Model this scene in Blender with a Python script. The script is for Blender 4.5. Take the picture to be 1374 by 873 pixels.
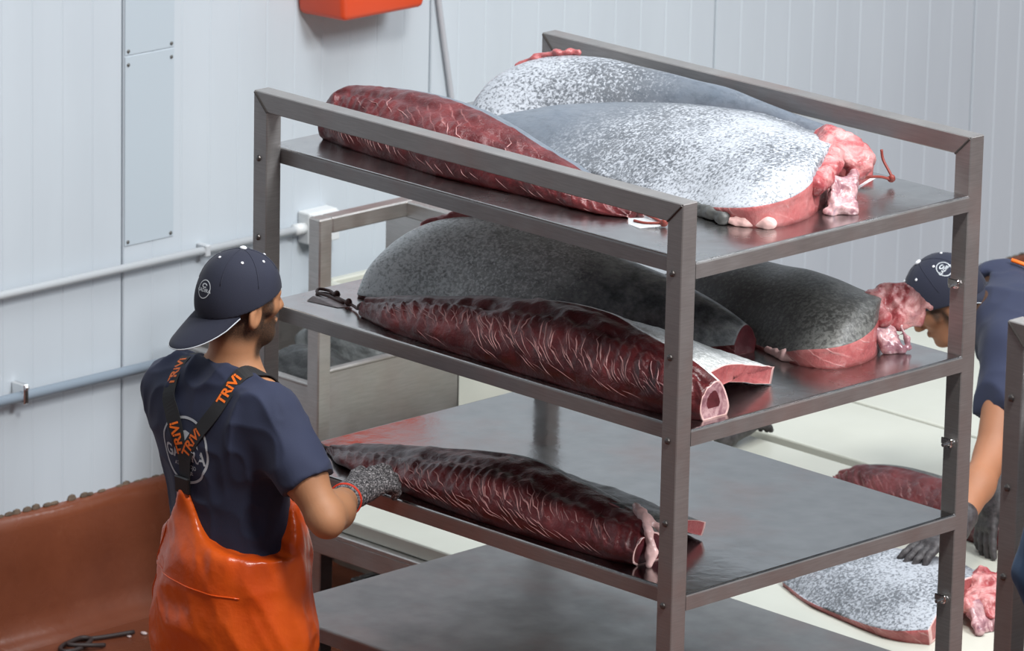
import bpy, bmesh, math, random
import numpy as np
from mathutils import Vector, Matrix
from mathutils.bvhtree import BVHTree

random.seed(4)
for o in list(bpy.data.objects):
    bpy.data.objects.remove(o)
SC = bpy.context.scene
COL = SC.collection
H = 1.2                                   # the lowest loaded shelf is 1.2 m above the floor

# ------------------------------------------------------------------ camera
cam = bpy.data.cameras.new('camera')
cam.sensor_width = 36.0
cam.lens = 7821.99 / 1374 * 36.0
cam.clip_end = 200
co = bpy.data.objects.new('camera', cam)
COL.objects.link(co)
F = Vector((-0.6829529, 0.67846918, -0.27065646))
RT = Vector((0.70057838, 0.71328796, 0.02025396))
UP = Vector((-0.20679768, 0.17578356, 0.96246291))
mw = Matrix((RT, UP, -F)).transposed().to_4x4()
mw.translation = Vector((10.6052, -9.6012, 4.3883 + H))
co.matrix_world = mw
cam.dof.use_dof = True
cam.dof.focus_distance = 14.2
cam.dof.aperture_fstop = 9.0
SC.camera = co

# ------------------------------------------------------------------ world, lamps, exposure
W = bpy.data.worlds.new('hall')
SC.world = W
W.use_nodes = True
W.node_tree.nodes['Background'].inputs[0].default_value = (0.80, 0.88, 1.0, 1)
W.node_tree.nodes['Background'].inputs[1].default_value = 0.23


def area(name, loc, target, sx, sy, power, color):
    l = bpy.data.lights.new(name, 'AREA')
    l.shape = 'RECTANGLE'
    l.size = sx
    l.size_y = sy
    l.energy = power
    l.color = color
    o = bpy.data.objects.new(name, l)
    COL.objects.link(o)
    o.location = loc
    o.rotation_euler = (Vector(target) - Vector(loc)).to_track_quat('-Z', 'Y').to_euler()
    return o


area('ceiling_and_fill_lamp', (1.2, 0.7, 6.6), (0.9, 0.7, 0), 1.6, 3.6, 215, (0.93, 0.97, 1.0))
area('ceiling_and_fill_lamp', (0.6, 4.8, 6.6), (0.4, 4.6, 0), 1.6, 3.6, 150, (0.93, 0.97, 1.0))
area('ceiling_and_fill_lamp', (6.4, 2.0, 6.6), (6.0, 2.0, 0), 1.6, 3.6, 950, (0.95, 0.97, 1.0))  # added fill lamp, brightens the floor and steel faces on the +X side
area('ceiling_and_fill_lamp', (4.0, -1.0, 6.6), (0.6, 0.7, 1), .9, .9, 330, (1.0, 0.97, 0.94))

SC.view_settings.view_transform = 'Standard'
SC.view_settings.look = 'None'
SC.view_settings.gamma = 1
SC.view_settings.use_curve_mapping = False
SC.view_settings.exposure = -0.22


# ------------------------------------------------------------------ material helpers
class NT:
    def __init__(self, name):
        self.m = bpy.data.materials.new(name)
        self.m.use_nodes = True
        self.t = self.m.node_tree
        self.b = self.t.nodes['Principled BSDF']

    def n(self, typ, **kw):
        nd = self.t.nodes.new(typ)
        for k, v in kw.items():
            setattr(nd, k, v)
        return nd

    def l(self, a, b):
        self.t.links.new(a, b)

    def set(self, **kw):
        for k, v in kw.items():
            self.b.inputs[k.replace('_', ' ')].default_value = v
        return self

    def coord(self, kind='Object', scale=(1, 1, 1), rot=(0, 0, 0)):
        tc = self.n('ShaderNodeTexCoord')
        mp = self.n('ShaderNodeMapping')
        mp.inputs['Scale'].default_value = scale
        mp.inputs['Rotation'].default_value = rot
        self.l(tc.outputs[kind], mp.inputs[0])
        return mp.outputs[0]

    def noise(self, vec, scale, detail=3, rough=.5, dist=0):
        t = self.n('ShaderNodeTexNoise')
        t.inputs['Scale'].default_value = scale
        t.inputs['Detail'].default_value = detail
        t.inputs['Roughness'].default_value = rough
        t.inputs['Distortion'].default_value = dist
        if vec is not None:
            self.l(vec, t.inputs['Vector'])
        return t.outputs['Fac']

    def wave(self, vec, scale, dist, dscale=1, detail=2):
        t = self.n('ShaderNodeTexWave')
        t.inputs['Scale'].default_value = scale
        t.inputs['Distortion'].default_value = dist
        t.inputs['Detail Scale'].default_value = dscale
        t.inputs['Detail'].default_value = detail
        self.l(vec, t.inputs['Vector'])
        return t.outputs['Fac']

    def ramp(self, fac, stops, interp='LINEAR'):
        r = self.n('ShaderNodeValToRGB')
        r.color_ramp.interpolation = interp
        el = r.color_ramp.elements
        while len(el) < len(stops):
            el.new(0.5)
        for e, (p, c) in zip(el, stops):
            e.position = p
            e.color = (c[0], c[1], c[2], 1) if hasattr(c, '__len__') else (c, c, c, 1)
        self.l(fac, r.inputs[0])
        return r.outputs[0]

    def mix(self, fac, a, b, mode='MIX'):
        x = self.n('ShaderNodeMix', data_type='RGBA', blend_type=mode)
        for s, v in ((x.inputs[0], fac), (x.inputs[6], a), (x.inputs[7], b)):
            if hasattr(v, 'is_output'):
                self.l(v, s)
            elif hasattr(v, '__len__'):
                s.default_value = (v[0], v[1], v[2], 1)
            else:
                s.default_value = v
        return x.outputs[2]

    def math(self, op, a, b=0.0, c=0.0):
        x = self.n('ShaderNodeMath', operation=op)
        for s, v in zip(x.inputs, (a, b, c)):
            if hasattr(v, 'is_output'):
                self.l(v, s)
            else:
                s.default_value = v
        return x.outputs[0]

    def attr(self, name):
        return self.n('ShaderNodeAttribute', attribute_name=name).outputs['Fac']

    def bump(self, h, strength=.3, dist=.01):
        b = self.n('ShaderNodeBump')
        b.inputs['Strength'].default_value = strength
        b.inputs['Distance'].default_value = dist
        self.l(h, b.inputs['Height'])
        self.l(b.outputs[0], self.b.inputs['Normal'])

    def col(self, c):
        self.l(c, self.b.inputs['Base Color'])

    def rough(self, c):
        self.l(c, self.b.inputs['Roughness'])

    def uvsplit(self):
        u = self.n('ShaderNodeUVMap')
        s = self.n('ShaderNodeSeparateXYZ')
        self.l(u.outputs[0], s.inputs[0])
        return u.outputs[0], s.outputs[0], s.outputs[1]


def plain(name, c, rough=.5, metal=0.0, bump=None, var=0.0, vscale=8):
    t = NT(name)
    t.set(Base_Color=(*c, 1), Roughness=rough, Metallic=metal)
    if var:
        f = t.noise(t.coord(), vscale, 4)
        lo = tuple(x * (1 - var) for x in c)
        hi = tuple(min(1, x * (1 + var)) for x in c)
        t.col(t.ramp(f, [(.3, lo), (.7, hi)]))
    if bump:
        t.bump(t.noise(t.coord(), bump[0], 4), bump[1], bump[2])
    return t.m


M = {}


def steel(name, base, rlo, rhi, stain, wet=False, metal=1.0):
    t = NT(name)
    t.set(Metallic=metal)
    v = t.coord()
    st = t.noise(v, 3.1, 5, .6)
    c = t.ramp(t.noise(t.coord(scale=(3, 3, 40)), 6, 3), [(.3, tuple(x * .86 for x in base)), (.7, base)])
    c = t.mix(t.ramp(st, [(.5, 0.0), (.72, stain)]), c, (.36, .22, .19))
    t.col(c)
    r = t.ramp(t.noise(v, 5, 4, .6), [(.35, rlo), (.65, rhi)])
    t.rough(r)
    if wet:
        t.bump(t.noise(t.coord(scale=(1, 1, 1)), 26, 3, .55, .4), .055, .01)
    else:
        t.bump(t.noise(t.coord(scale=(1, 1, 1)), 60, 3), .05, .004)
    return t.m


M['steel'] = steel('brushed_steel', (.335, .322, .314), .38, .54, .4, metal=.75)
M['steel_wet'] = steel('wet_steel', (.36, .357, .352), .11, .22, .5, True)
M['steel_damp'] = steel('damp_steel', (.52, .51, .505), .20, .30, .5, True)
M['steel_dry'] = steel('dry_steel', (.36, .358, .352), .42, .52, .35, True)
M['steel_dull'] = steel('dull_steel', (.52, .50, .48), .38, .55, .3)
M['weld'] = plain('dark_weld', (.10, .09, .085), .6, .8)
M['bolt'] = plain('bolt_steel', (.16, .15, .145), .45, .9)
M['zinc'] = plain('bright_zinc', (.75, .75, .75), .22, 1.0)

t = NT('white_panel')
t.set(Roughness=.32)
t.col(t.ramp(t.noise(t.coord(scale=(1, 1, .25)), 2.2, 5, .6), [(.3, (.50, .55, .595)), (.7, (.55, .605, .65))]))
M['panel'] = t.m
M['plate'] = plain('blue_grey_plate', (.46, .525, .575), .35)
M['seam'] = plain('dark_joint', (.30, .33, .35), .7)
M['pipe_white'] = plain('white_conduit', (.50, .525, .545), .4)  # white pipe, greyed in its base colour for the shadow on it
M['pipe_blue'] = plain('grey_blue_pipe', (.24, .29, .345), .35)
M['cream_plastic'] = plain('cream_plastic', (.66, .68, .68), .45)
M['screw'] = plain('screw', (.20, .20, .19), .4, .8)
M['cable'] = plain('grey_cable', (.45, .46, .49), .5)

t = NT('red_epoxy_floor')
t.set(Specular_IOR_Level=.5)
v = t.coord()
c = t.ramp(t.noise(v, 1.7, 6, .65), [(.3, (.12, .034, .017)), (.7, (.185, .056, .027))])
c = t.mix(t.ramp(t.noise(v, 7, 5, .7), [(.62, 0.0), (.8, .35)]), c, (.34, .15, .09))
t.col(c)
t.rough(t.ramp(t.noise(v, 2.3, 4), [(.35, .16), (.65, .42)]))
t.bump(t.noise(v, 45, 4), .25, .004)
M['epoxy'] = t.m
M['grime'] = plain('brown_grime', (.12, .085, .06), .8, var=.5, vscale=30)

t = NT('cream_board')
v = t.coord()
c = t.ramp(t.noise(v, 1.6, 5, .6), [(.3, (.50, .505, .435)), (.7, (.57, .58, .51))])
c = t.mix(t.ramp(t.noise(v, 9, 5, .7), [(.68, 0.0), (.78, .4)]), c, (.45, .30, .22))
t.col(c)
t.set(Roughness=.35)
M['board'] = t.m
M['red_plastic'] = plain('red_orange_plastic', (.72, .075, .022), .35)
M['dark_bag'] = plain('black_plastic', (.035, .036, .036), .35, bump=(20, .6, .02))
M['grey_bag'] = plain('grey_plastic', (.16, .17, .17), .4, bump=(20, .6, .02))

# tuna -------------------------------------------------------------------
def flesh(name, dark, mid, light, streak, s_amt):
    t = NT(name)
    uv, u, vv = t.uvsplit()
    ob = t.coord()
    c = t.ramp(t.noise(ob, 9, 6, .65), [(.25, dark), (.5, mid), (.8, light)])
    c = t.mix(t.ramp(t.noise(ob, 55, 4, .7), [(.45, 0.0), (.75, .35)]), c, light)
    # tendon streaks run diagonally across the cut
    mp = t.n('ShaderNodeMapping')
    mp.inputs['Rotation'].default_value = (0, 0, math.radians(-55))
    t.l(uv, mp.inputs[0])
    w = t.wave(mp.outputs[0], 12.0, 4.5, 1.3, 3)
    wl = t.ramp(w, [(.90, 0.0), (.985, 1.0)])
    msk = t.ramp(t.noise(ob, 11, 4, .65), [(.46, 0.0), (.68, 1.0)])
    band = t.attr('rib')
    f = t.math('MULTIPLY', t.math('MULTIPLY', wl, msk), t.math('MULTIPLY', band, s_amt))
    c = t.mix(f, c, streak)
    t.col(c)
    t.set(Roughness=.30, Specular_IOR_Level=.55, Subsurface_Weight=.06, Subsurface_Radius=(.02, .006, .004))
    hgt = t.math('ADD', t.noise(ob, 40, 5, .65), t.math('MULTIPLY', f, .5))
    t.bump(hgt, .55, .008)
    return t.m


M['flesh'] = flesh('tuna_flesh', (.034, .006, .007), (.088, .012, .014), (.20, .036, .037), (.40, .17, .165), .45)
M['flesh_pink'] = flesh('tuna_belly_flesh', (.27, .055, .06), (.40, .10, .10), (.56, .23, .22), (.74, .50, .48), .5)
M['fat'] = plain('pale_fat', (.72, .46, .43), .35, bump=(35, .5, .006), var=.25, vscale=25)
t = NT('purple_membrane')
ob = t.coord()
t.col(t.ramp(t.noise(ob, 22, 5, .65, .8), [(.28, (.13, .05, .07)), (.45, (.30, .15, .17)), (.58, (.52, .33, .33)), (.75, (.24, .18, .24))]))
t.set(Roughness=.22)
t.bump(t.noise(ob, 40, 4), .5, .006)
M['membrane'] = t.m
M['tendon'] = plain('pale_tendon', (.40, .205, .20), .35, var=.4, vscale=30)
M['dark_flesh'] = plain('dark_bloodline', (.10, .022, .028), .25, bump=(30, .5, .006), var=.4, vscale=18)

t = NT('tuna_collar')
ob = t.coord()
c = t.ramp(t.noise(ob, 14, 6, .65, .6), [(.26, (.19, .022, .03)), (.45, (.36, .075, .08)), (.6, (.56, .27, .26)), (.8, (.30, .11, .13))])
t.col(c)
t.set(Roughness=.25, Subsurface_Weight=.05, Subsurface_Radius=(.02, .006, .004))
t.bump(t.noise(ob, 32, 5, .65), .7, .01)
M['collar'] = t.m


def skin(name, dark, light, tail, rough=.28, amount=1.0, sp=95):
    t = NT(name)
    uv, u, vv = t.uvsplit()
    ob = t.coord()
    sc = t.noise(t.coord(scale=(1, 1, 1)), sp, 3, .6, .5)
    big = t.noise(ob, 5, 4, .6)
    spk = t.attr('speck')
    thr = t.math('ADD', t.math('MULTIPLY', big, .45), sc)
    f = t.ramp(t.math('ADD', thr, t.math('MULTIPLY', spk, .2)), [(.80, 0.0), (.99, 1.0)])
    base = t.mix(t.ramp(spk, [(.1, 1.0), (.55, 0.0)]), dark, tail)
    base = t.mix(t.ramp(t.noise(ob, 13, 5, .7), [(.35, 0.0), (.75, .5)]), base, tuple(min(1, x * 1.9) for x in dark))
    base = t.mix(t.ramp(t.noise(t.coord(scale=(.6, 1.6, 1)), 46, 4, .7), [(.48, 0.0), (.68, .5)]), base, tuple(x * .55 for x in tail))
    c = t.mix(t.math('MULTIPLY', f, t.math('MULTIPLY', amount, t.ramp(spk, [(.12, .0), (.5, 1.0)]))), base, light)
    t.col(c)
    t.set(Specular_IOR_Level=.6)
    t.rough(t.ramp(big, [(.3, rough), (.7, rough + .16)]))
    t.bump(t.noise(ob, 70, 3, .6), .28, .004)
    return t.m


M['skin_silver'] = skin('silver_tuna_skin', (.10, .108, .12), (.43, .455, .495), (.125, .15, .185), sp=125)
M['skin_grey'] = skin('grey_tuna_skin', (.42, .445, .44), (.90, .93, .93), (.05, .06, .07), amount=.9, sp=120)
M['skin_dark'] = skin('dark_tuna_skin', (.06, .06, .056), (.22, .225, .21), (.05, .052, .05), amount=.6, rough=.36)

# people -----------------------------------------------------------------
def skinmat(name, c):
    t = NT(name)
    ob = t.coord()
    hair = t.attr('hair')
    base = t.ramp(t.noise(ob, 10, 4), [(.3, tuple(x * .86 for x in c)), (.7, c)])
    hf = t.math('MULTIPLY', hair, t.ramp(t.noise(ob, 330, 2, .6), [(.2, .72), (.6, 1.0)]))
    t.col(t.mix(hf, base, (.035, .024, .018)))
    t.set(Roughness=.56, Specular_IOR_Level=.35, Subsurface_Weight=.08, Subsurface_Radius=(.02, .008, .005))
    t.bump(t.noise(ob, 260, 3), .12, .002)
    return t.m


M['skin1'] = skinmat('tanned_skin', (.47, .225, .115))
M['skin2'] = skinmat('brown_skin', (.36, .16, .085))


def cloth(name, c, rough=.85, scale=500):
    t = NT(name)
    ob = t.coord()
    t.col(t.ramp(t.noise(ob, 6, 4), [(.3, tuple(x * .8 for x in c)), (.7, c)]))
    t.set(Roughness=rough, Sheen_Weight=.06, Sheen_Roughness=.5)
    t.bump(t.noise(ob, scale, 2), .18, .002)
    return t.m


M['navy'] = cloth('navy_cotton', (.022, .029, .066))
M['navy_cap'] = cloth('navy_cap_cloth', (.012, .0145, .032))
M['cap_white'] = plain('white_thread', (.74, .75, .78), .6)
M['print_white'] = plain('white_print', (.50, .53, .56), .7)
M['strap'] = cloth('black_webbing', (.012, .012, .014), .7, 700)
M['strap_orange'] = plain('orange_print', (.90, .17, .012), .55)
M['buckle'] = plain('black_plastic_buckle', (.012, .012, .013), .35)
t = NT('orange_oilskin')
ob = t.coord()
t.col(t.ramp(t.noise(ob, 4, 5, .6), [(.3, (.66, .075, .006)), (.7, (.84, .135, .012))]))
t.set(Roughness=.30, Specular_IOR_Level=.5)
t.bump(t.noise(ob, 14, 4, .55), .35, .012)
M['oilskin'] = t.m
t = NT('grey_knit_glove')
ob = t.coord()
w = t.noise(t.coord(scale=(1, 1, 1)), 210, 3, .7)
t.col(t.ramp(w, [(.38, (.025, .025, .03)), (.52, (.13, .125, .13)), (.66, (.55, .53, .55))]))
t.set(Roughness=.9)
t.bump(t.noise(ob, 260, 2), .5, .004)
M['glove'] = t.m
M['glove_dark'] = plain('wet_dark_glove', (.045, .04, .042), .55, bump=(200, .4, .003), var=.5, vscale=70)
M['cuff_red'] = plain('red_elastic', (.75, .05, .02), .6)
M['tag'] = plain('white_tag', (.80, .82, .84), .35)
M['tag_dirty'] = plain('stained_tag', (.42, .33, .33), .35, var=.3, vscale=40)
M['cord_red'] = plain('dark_red_cord', (.20, .032, .022), .55)
M['cord_brown'] = plain('dark_brown_cord', (.075, .026, .02), .55)
M['rope'] = plain('dark_rope', (.035, .022, .02), .6)
M['scrap'] = plain('pale_fish_scrap', (.60, .48, .46), .4)
M['denim'] = cloth('blue_sleeve_cloth', (.035, .085, .17))

# ------------------------------------------------------------------ object helpers
WL = {}


def empty(name, loc):
    o = bpy.data.objects.new(name, None)
    o.empty_display_size = .1
    COL.objects.link(o)
    o.location = loc
    WL[o.name] = Vector(loc)
    return o


def tag(o, label=None, cat=None, group=None, kind=None):
    for k, v in (('label', label), ('category', cat), ('group', group), ('kind', kind)):
        if v:
            o[k] = v
    return o


def obj(name, verts, faces, mats, parent=None, origin=None, smooth=False, fmat=None, attrs=None, uvs=None):
    """verts in world coordinates; the mesh is stored relative to its parent (or origin)"""
    off = WL[parent.name] if parent is not None else Vector(origin or (0, 0, 0))
    V = np.asarray(verts, dtype=float) - np.array(off)
    me = bpy.data.meshes.new(name)
    if isinstance(faces, np.ndarray):
        faces = faces.tolist()
    me.from_pydata(V.tolist(), [], faces)
    for m in (mats if isinstance(mats, (list, tuple)) else [mats]):
        me.materials.append(M[m])
    if fmat is not None:
        me.polygons.foreach_set('material_index', np.asarray(fmat, dtype=np.int32))
    if smooth:
        me.polygons.foreach_set('use_smooth', np.ones(len(me.polygons), dtype=bool))
    for k, a in (attrs or {}).items():
        at = me.attributes.new(k, 'FLOAT', 'POINT')
        at.data.foreach_set('value', np.asarray(a, dtype=np.float32))
    if uvs is not None:
        ul = me.uv_layers.new(name='UVMap')
        li = np.zeros(len(me.loops), dtype=np.int32)
        me.loops.foreach_get('vertex_index', li)
        ul.data.foreach_set('uv', np.asarray(uvs, dtype=np.float32)[li].ravel())
    me.update()
    o = bpy.data.objects.new(name, me)
    COL.objects.link(o)
    if parent is not None:
        o.parent = parent
        WL[o.name] = off.copy()
    else:
        o.location = off
        WL[o.name] = off.copy()
    return o


def bm_data(bm):
    bm.verts.ensure_lookup_table()
    return [v.co[:] for v in bm.verts], [[v.index for v in f.verts] for f in bm.faces]


def hexa(pts, bevel=0.0, seg=1):
    """pts: 8 corners, bottom four then top four (counter clockwise)"""
    bm = bmesh.new()
    v = [bm.verts.new(p) for p in pts]
    for f in ((3, 2, 1, 0), (4, 5, 6, 7), (0, 1, 5, 4), (1, 2, 6, 5), (2, 3, 7, 6), (3, 0, 4, 7)):
        bm.faces.new([v[i] for i in f])
    if bevel:
        bmesh.ops.bevel(bm, geom=list(bm.edges), offset=bevel, segments=seg, affect='EDGES', profile=.5)
    bm.verts.index_update()
    d = bm_data(bm)
    bm.free()
    return d


def box(x0, x1, y0, y1, z0, z1, bevel=0.0, seg=1):
    return hexa([(x0, y0, z0), (x1, y0, z0), (x1, y1, z0), (x0, y1, z0), (x0, y0, z1), (x1, y0, z1), (x1, y1, z1), (x0, y1, z1)], bevel, seg)


def join(*ds):
    V, Fc = [], []
    for v, f in ds:
        n = len(V)
        V += [tuple(p) for p in v]
        Fc += [[i + n for i in q] for q in f]
    return V, Fc


def catmull(P, n):
    """P: (k,3) -> n points evenly in parameter"""
    P = np.asarray(P, dtype=float)
    k = len(P)
    if k == 2:
        tt = np.linspace(0, 1, n)[:, None]
        return P[0] * (1 - tt) + P[1] * tt
    Q = np.vstack([2 * P[0] - P[1], P, 2 * P[-1] - P[-2]])
    tt = np.linspace(0, k - 1, n)
    i = np.minimum(tt.astype(int), k - 2)
    f = tt - i
    f = f.reshape((-1,) + (1,) * (P.ndim - 1))
    p0, p1, p2, p3 = Q[i], Q[i + 1], Q[i + 2], Q[i + 3]
    return .5 * (2 * p1 + (p2 - p0) * f + (2 * p0 - 5 * p1 + 4 * p2 - p3) * f ** 2 + (3 * p1 - p0 - 3 * p2 + p3) * f ** 3)


def tube(P, r, n=8, res=None, cap=True):
    P = catmull(P, res) if res else np.asarray(P, dtype=float)
    R = np.broadcast_to(np.asarray(r, dtype=float), (len(P),)) if not (hasattr(r, '__len__') and len(r) != len(P)) else np.interp(np.linspace(0, 1, len(P)), np.linspace(0, 1, len(r)), r)
    T = np.gradient(P, axis=0)
    T /= np.linalg.norm(T, axis=1)[:, None] + 1e-12
    nrm = np.cross(T[0], (0, 0, 1)) if abs(T[0][2]) < .9 else np.cross(T[0], (1, 0, 0))
    V, Fc = [], []
    for i, p in enumerate(P):
        nrm = nrm - T[i] * (nrm @ T[i])
        nrm /= np.linalg.norm(nrm)
        b = np.cross(T[i], nrm)
        for j in range(n):
            a = 2 * math.pi * j / n
            V.append(tuple(p + R[i] * (math.cos(a) * nrm + math.sin(a) * b)))
        if i:
            o = (i - 1) * n
            for j in range(n):
                Fc.append([o + j, o + (j + 1) % n, o + n + (j + 1) % n, o + n + j])
    if cap:
        Fc.append(list(range(n))[::-1])
        Fc.append([len(V) - n + j for j in range(n)])
    return V, Fc


def ball(c, r, nu=10, nv=7, axes=None):
    r = np.broadcast_to(np.asarray(r, float), (3,))
    A = np.eye(3) if axes is None else np.asarray(axes, float)
    V = [tuple(np.asarray(c) + A[2] * r[2]), ]
    for i in range(1, nv):
        th = math.pi * i / nv
        for j in range(nu):
            ph = 2 * math.pi * j / nu
            d = np.array([math.sin(th) * math.cos(ph) * r[0], math.sin(th) * math.sin(ph) * r[1], math.cos(th) * r[2]])
            V.append(tuple(np.asarray(c) + d @ A))
    V.append(tuple(np.asarray(c) - A[2] * r[2]))
    Fc = [[0, 1 + j, 1 + (j + 1) % nu] for j in range(nu)]
    for i in range(nv - 2):
        a = 1 + i * nu
        for j in range(nu):
            Fc.append([a + j, a + nu + j, a + nu + (j + 1) % nu, a + (j + 1) % nu])
    e = len(V) - 1
    a = 1 + (nv - 2) * nu
    Fc += [[e, a + (j + 1) % nu, a + j] for j in range(nu)]
    return V, Fc


def unit(v):
    v = np.asarray(v, float)
    return v / np.linalg.norm(v)


def frame(fwd, up=(0, 0, 1)):
    f = unit(fwd)
    l = unit(np.cross(up, f))
    u = np.cross(f, l)
    return np.array([f, l, u])


_tab = np.random.RandomState(7).rand(32, 32, 32)


def vnoise(p, scale, seed=0):
    q = np.asarray(p) * scale + seed * 7.31 + 100
    i = np.floor(q).astype(int)
    f = q - i
    f = f * f * (3 - 2 * f)
    i &= 31
    j = (i + 1) & 31
    x, y, z = f[:, 0], f[:, 1], f[:, 2]

    def L(a, b, t):
        return a + (b - a) * t
    T = _tab
    return L(L(L(T[i[:, 0], i[:, 1], i[:, 2]], T[j[:, 0], i[:, 1], i[:, 2]], x), L(T[i[:, 0], j[:, 1], i[:, 2]], T[j[:, 0], j[:, 1], i[:, 2]], x), y),
             L(L(T[i[:, 0], i[:, 1], j[:, 2]], T[j[:, 0], i[:, 1], j[:, 2]], x), L(T[i[:, 0], j[:, 1], j[:, 2]], T[j[:, 0], j[:, 1], j[:, 2]], x), y), z) - .5


def fbm(p, scale, seed=0, o=3):
    return sum(vnoise(p, scale * 2 ** k, seed + k) / 2 ** k for k in range(o))


def vnormals(V, quads):
    N = np.zeros_like(V)
    q = np.asarray(quads)
    a, b, c = V[q[:, 0]], V[q[:, 1]], V[q[:, 2]]
    fn = np.cross(b - a, c - a)
    if q.shape[1] == 4:
        fn = np.cross(c - a, V[q[:, 3]] - b)
    for k in range(q.shape[1]):
        np.add.at(N, q[:, k], fn)
    return N / (np.linalg.norm(N, axis=1)[:, None] + 1e-12)


# ------------------------------------------------------------------ implicit surfaces (one continuous skin for bodies and cloth)
class Field:
    def __init__(self, lo, hi, h):
        self.lo = np.array(lo, float)
        self.h = h
        self.n = np.ceil((np.array(hi, float) - self.lo) / h).astype(int) + 1
        self.v = np.full(self.n, .2, dtype=np.float32)

    def grid(self, lo, hi):
        a = np.clip(np.floor((np.asarray(lo) - self.lo) / self.h).astype(int), 0, self.n)
        b = np.clip(np.ceil((np.asarray(hi) - self.lo) / self.h).astype(int) + 1, 0, self.n)
        sl = tuple(slice(x, y) for x, y in zip(a, b))
        ax = [(self.lo[k] + self.h * np.arange(a[k], b[k])).astype(np.float32) for k in range(3)]
        return sl, np.meshgrid(*ax, indexing='ij')

    def _mix(self, sl, d, k, sub):
        c = self.v[sl]
        if sub:
            hh = np.maximum(k - np.abs(c + d), 0) / max(k, 1e-6)
            self.v[sl] = np.maximum(c, -d) + hh * hh * k * .25
        else:
            hh = np.maximum(k - np.abs(c - d), 0) / max(k, 1e-6)
            self.v[sl] = np.minimum(c, d) - hh * hh * k * .25

    def cone(self, a, b, ra, rb=None, k=.02, sub=False):
        rb = ra if rb is None else rb
        a, b = np.asarray(a, float), np.asarray(b, float)
        m = max(ra, rb) + .06
        sl, (X, Y, Z) = self.grid(np.minimum(a, b) - m, np.maximum(a, b) + m)
        if X.size == 0:
            return self
        d = b - a
        L = max(d @ d, 1e-9)
        t = np.clip(((X - a[0]) * d[0] + (Y - a[1]) * d[1] + (Z - a[2]) * d[2]) / L, 0, 1)
        dist = np.sqrt((X - a[0] - t * d[0]) ** 2 + (Y - a[1] - t * d[1]) ** 2 + (Z - a[2] - t * d[2]) ** 2) - (ra + (rb - ra) * t)
        self._mix(sl, dist, k, sub)
        return self

    def ell(self, c, r, axes=None, k=.02, sub=False):
        c = np.asarray(c, float)
        r = np.asarray(r, float)
        A = np.eye(3) if axes is None else np.asarray(axes, float)
        m = r.max() + .06
        sl, (X, Y, Z) = self.grid(c - m, c + m)
        if X.size == 0:
            return self
        q = [(X - c[0]) * A[i][0] + (Y - c[1]) * A[i][1] + (Z - c[2]) * A[i][2] for i in range(3)]
        k0 = np.sqrt(sum((q[i] / r[i]) ** 2 for i in range(3)))
        k1 = np.sqrt(sum((q[i] / r[i] ** 2) ** 2 for i in range(3))) + 1e-6
        self._mix(sl, k0 * (k0 - 1) / k1, k, sub)
        return self

    def cut(self, fn, k=.0):
        """keep where fn(X,Y,Z) < 0"""
        _, g = self.grid(self.lo, self.lo + self.h * self.n)
        d = fn(*g)
        if k:
            hh = np.maximum(k - np.abs(self.v - d), 0) / k
            self.v = np.maximum(self.v, d) + hh * hh * k * .25
        else:
            self.v = np.maximum(self.v, d)
        return self

    def mesh(self):
        v = self.v.copy()
        v[0], v[-1], v[:, 0], v[:, -1], v[:, :, 0], v[:, :, -1] = .1, .1, .1, .1, .1, .1
        n = v.shape
        ins = v < 0
        m = np.zeros(tuple(k - 1 for k in n), dtype=np.int8)
        for dx in (0, 1):
            for dy in (0, 1):
                for dz in (0, 1):
                    m += ins[dx:n[0] - 1 + dx, dy:n[1] - 1 + dy, dz:n[2] - 1 + dz]
        cells = np.argwhere((m > 0) & (m < 8))
        idx = np.full(m.shape, -1, dtype=np.int32)
        idx[tuple(cells.T)] = np.arange(len(cells))
        acc = np.zeros((len(cells), 3))
        cnt = np.zeros(len(cells))
        cor = [(a, b, c) for a in (0, 1) for b in (0, 1) for c in (0, 1)]
        val = {c: v[cells[:, 0] + c[0], cells[:, 1] + c[1], cells[:, 2] + c[2]] for c in cor}
        for c in cor:
            for ax in range(3):
                if c[ax] == 0:
                    d = list(c)
                    d[ax] = 1
                    d = tuple(d)
                    a, b = val[c], val[d]
                    s = (a < 0) != (b < 0)
                    tt = np.where(s, a / np.where(s, a - b, 1), 0)
                    p = np.array(c, float)[None, :].repeat(len(cells), 0)
                    p[:, ax] += tt
                    acc[s] += p[s]
                    cnt[s] += 1
        V = self.lo + self.h * (cells + acc / cnt[:, None])
        Q = []
        for ax in range(3):
            u, w = (ax + 1) % 3, (ax + 2) % 3
            s0 = [slice(None)] * 3
            s1 = [slice(None)] * 3
            s0[ax] = slice(0, n[ax] - 1)
            s1[ax] = slice(1, n[ax])
            A, B = ins[tuple(s0)], ins[tuple(s1)]
            for flip, E in ((False, A & ~B), (True, ~A & B)):
                e = np.argwhere(E)
                if not len(e):
                    continue
                ok = (e[:, u] > 0) & (e[:, w] > 0) & (e[:, u] < n[u] - 1) & (e[:, w] < n[w] - 1)
                e = e[ok]
                quad = []
                for du, dw in ((0, 0), (-1, 0), (-1, -1), (0, -1)):
                    f = e.copy()
                    f[:, u] += du
                    f[:, w] += dw
                    quad.append(idx[f[:, 0], f[:, 1], f[:, 2]])
                quad = np.stack(quad, 1)
                Q.append(quad[:, ::-1] if flip else quad)
        Q = np.vstack(Q)
        return V, Q


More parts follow.
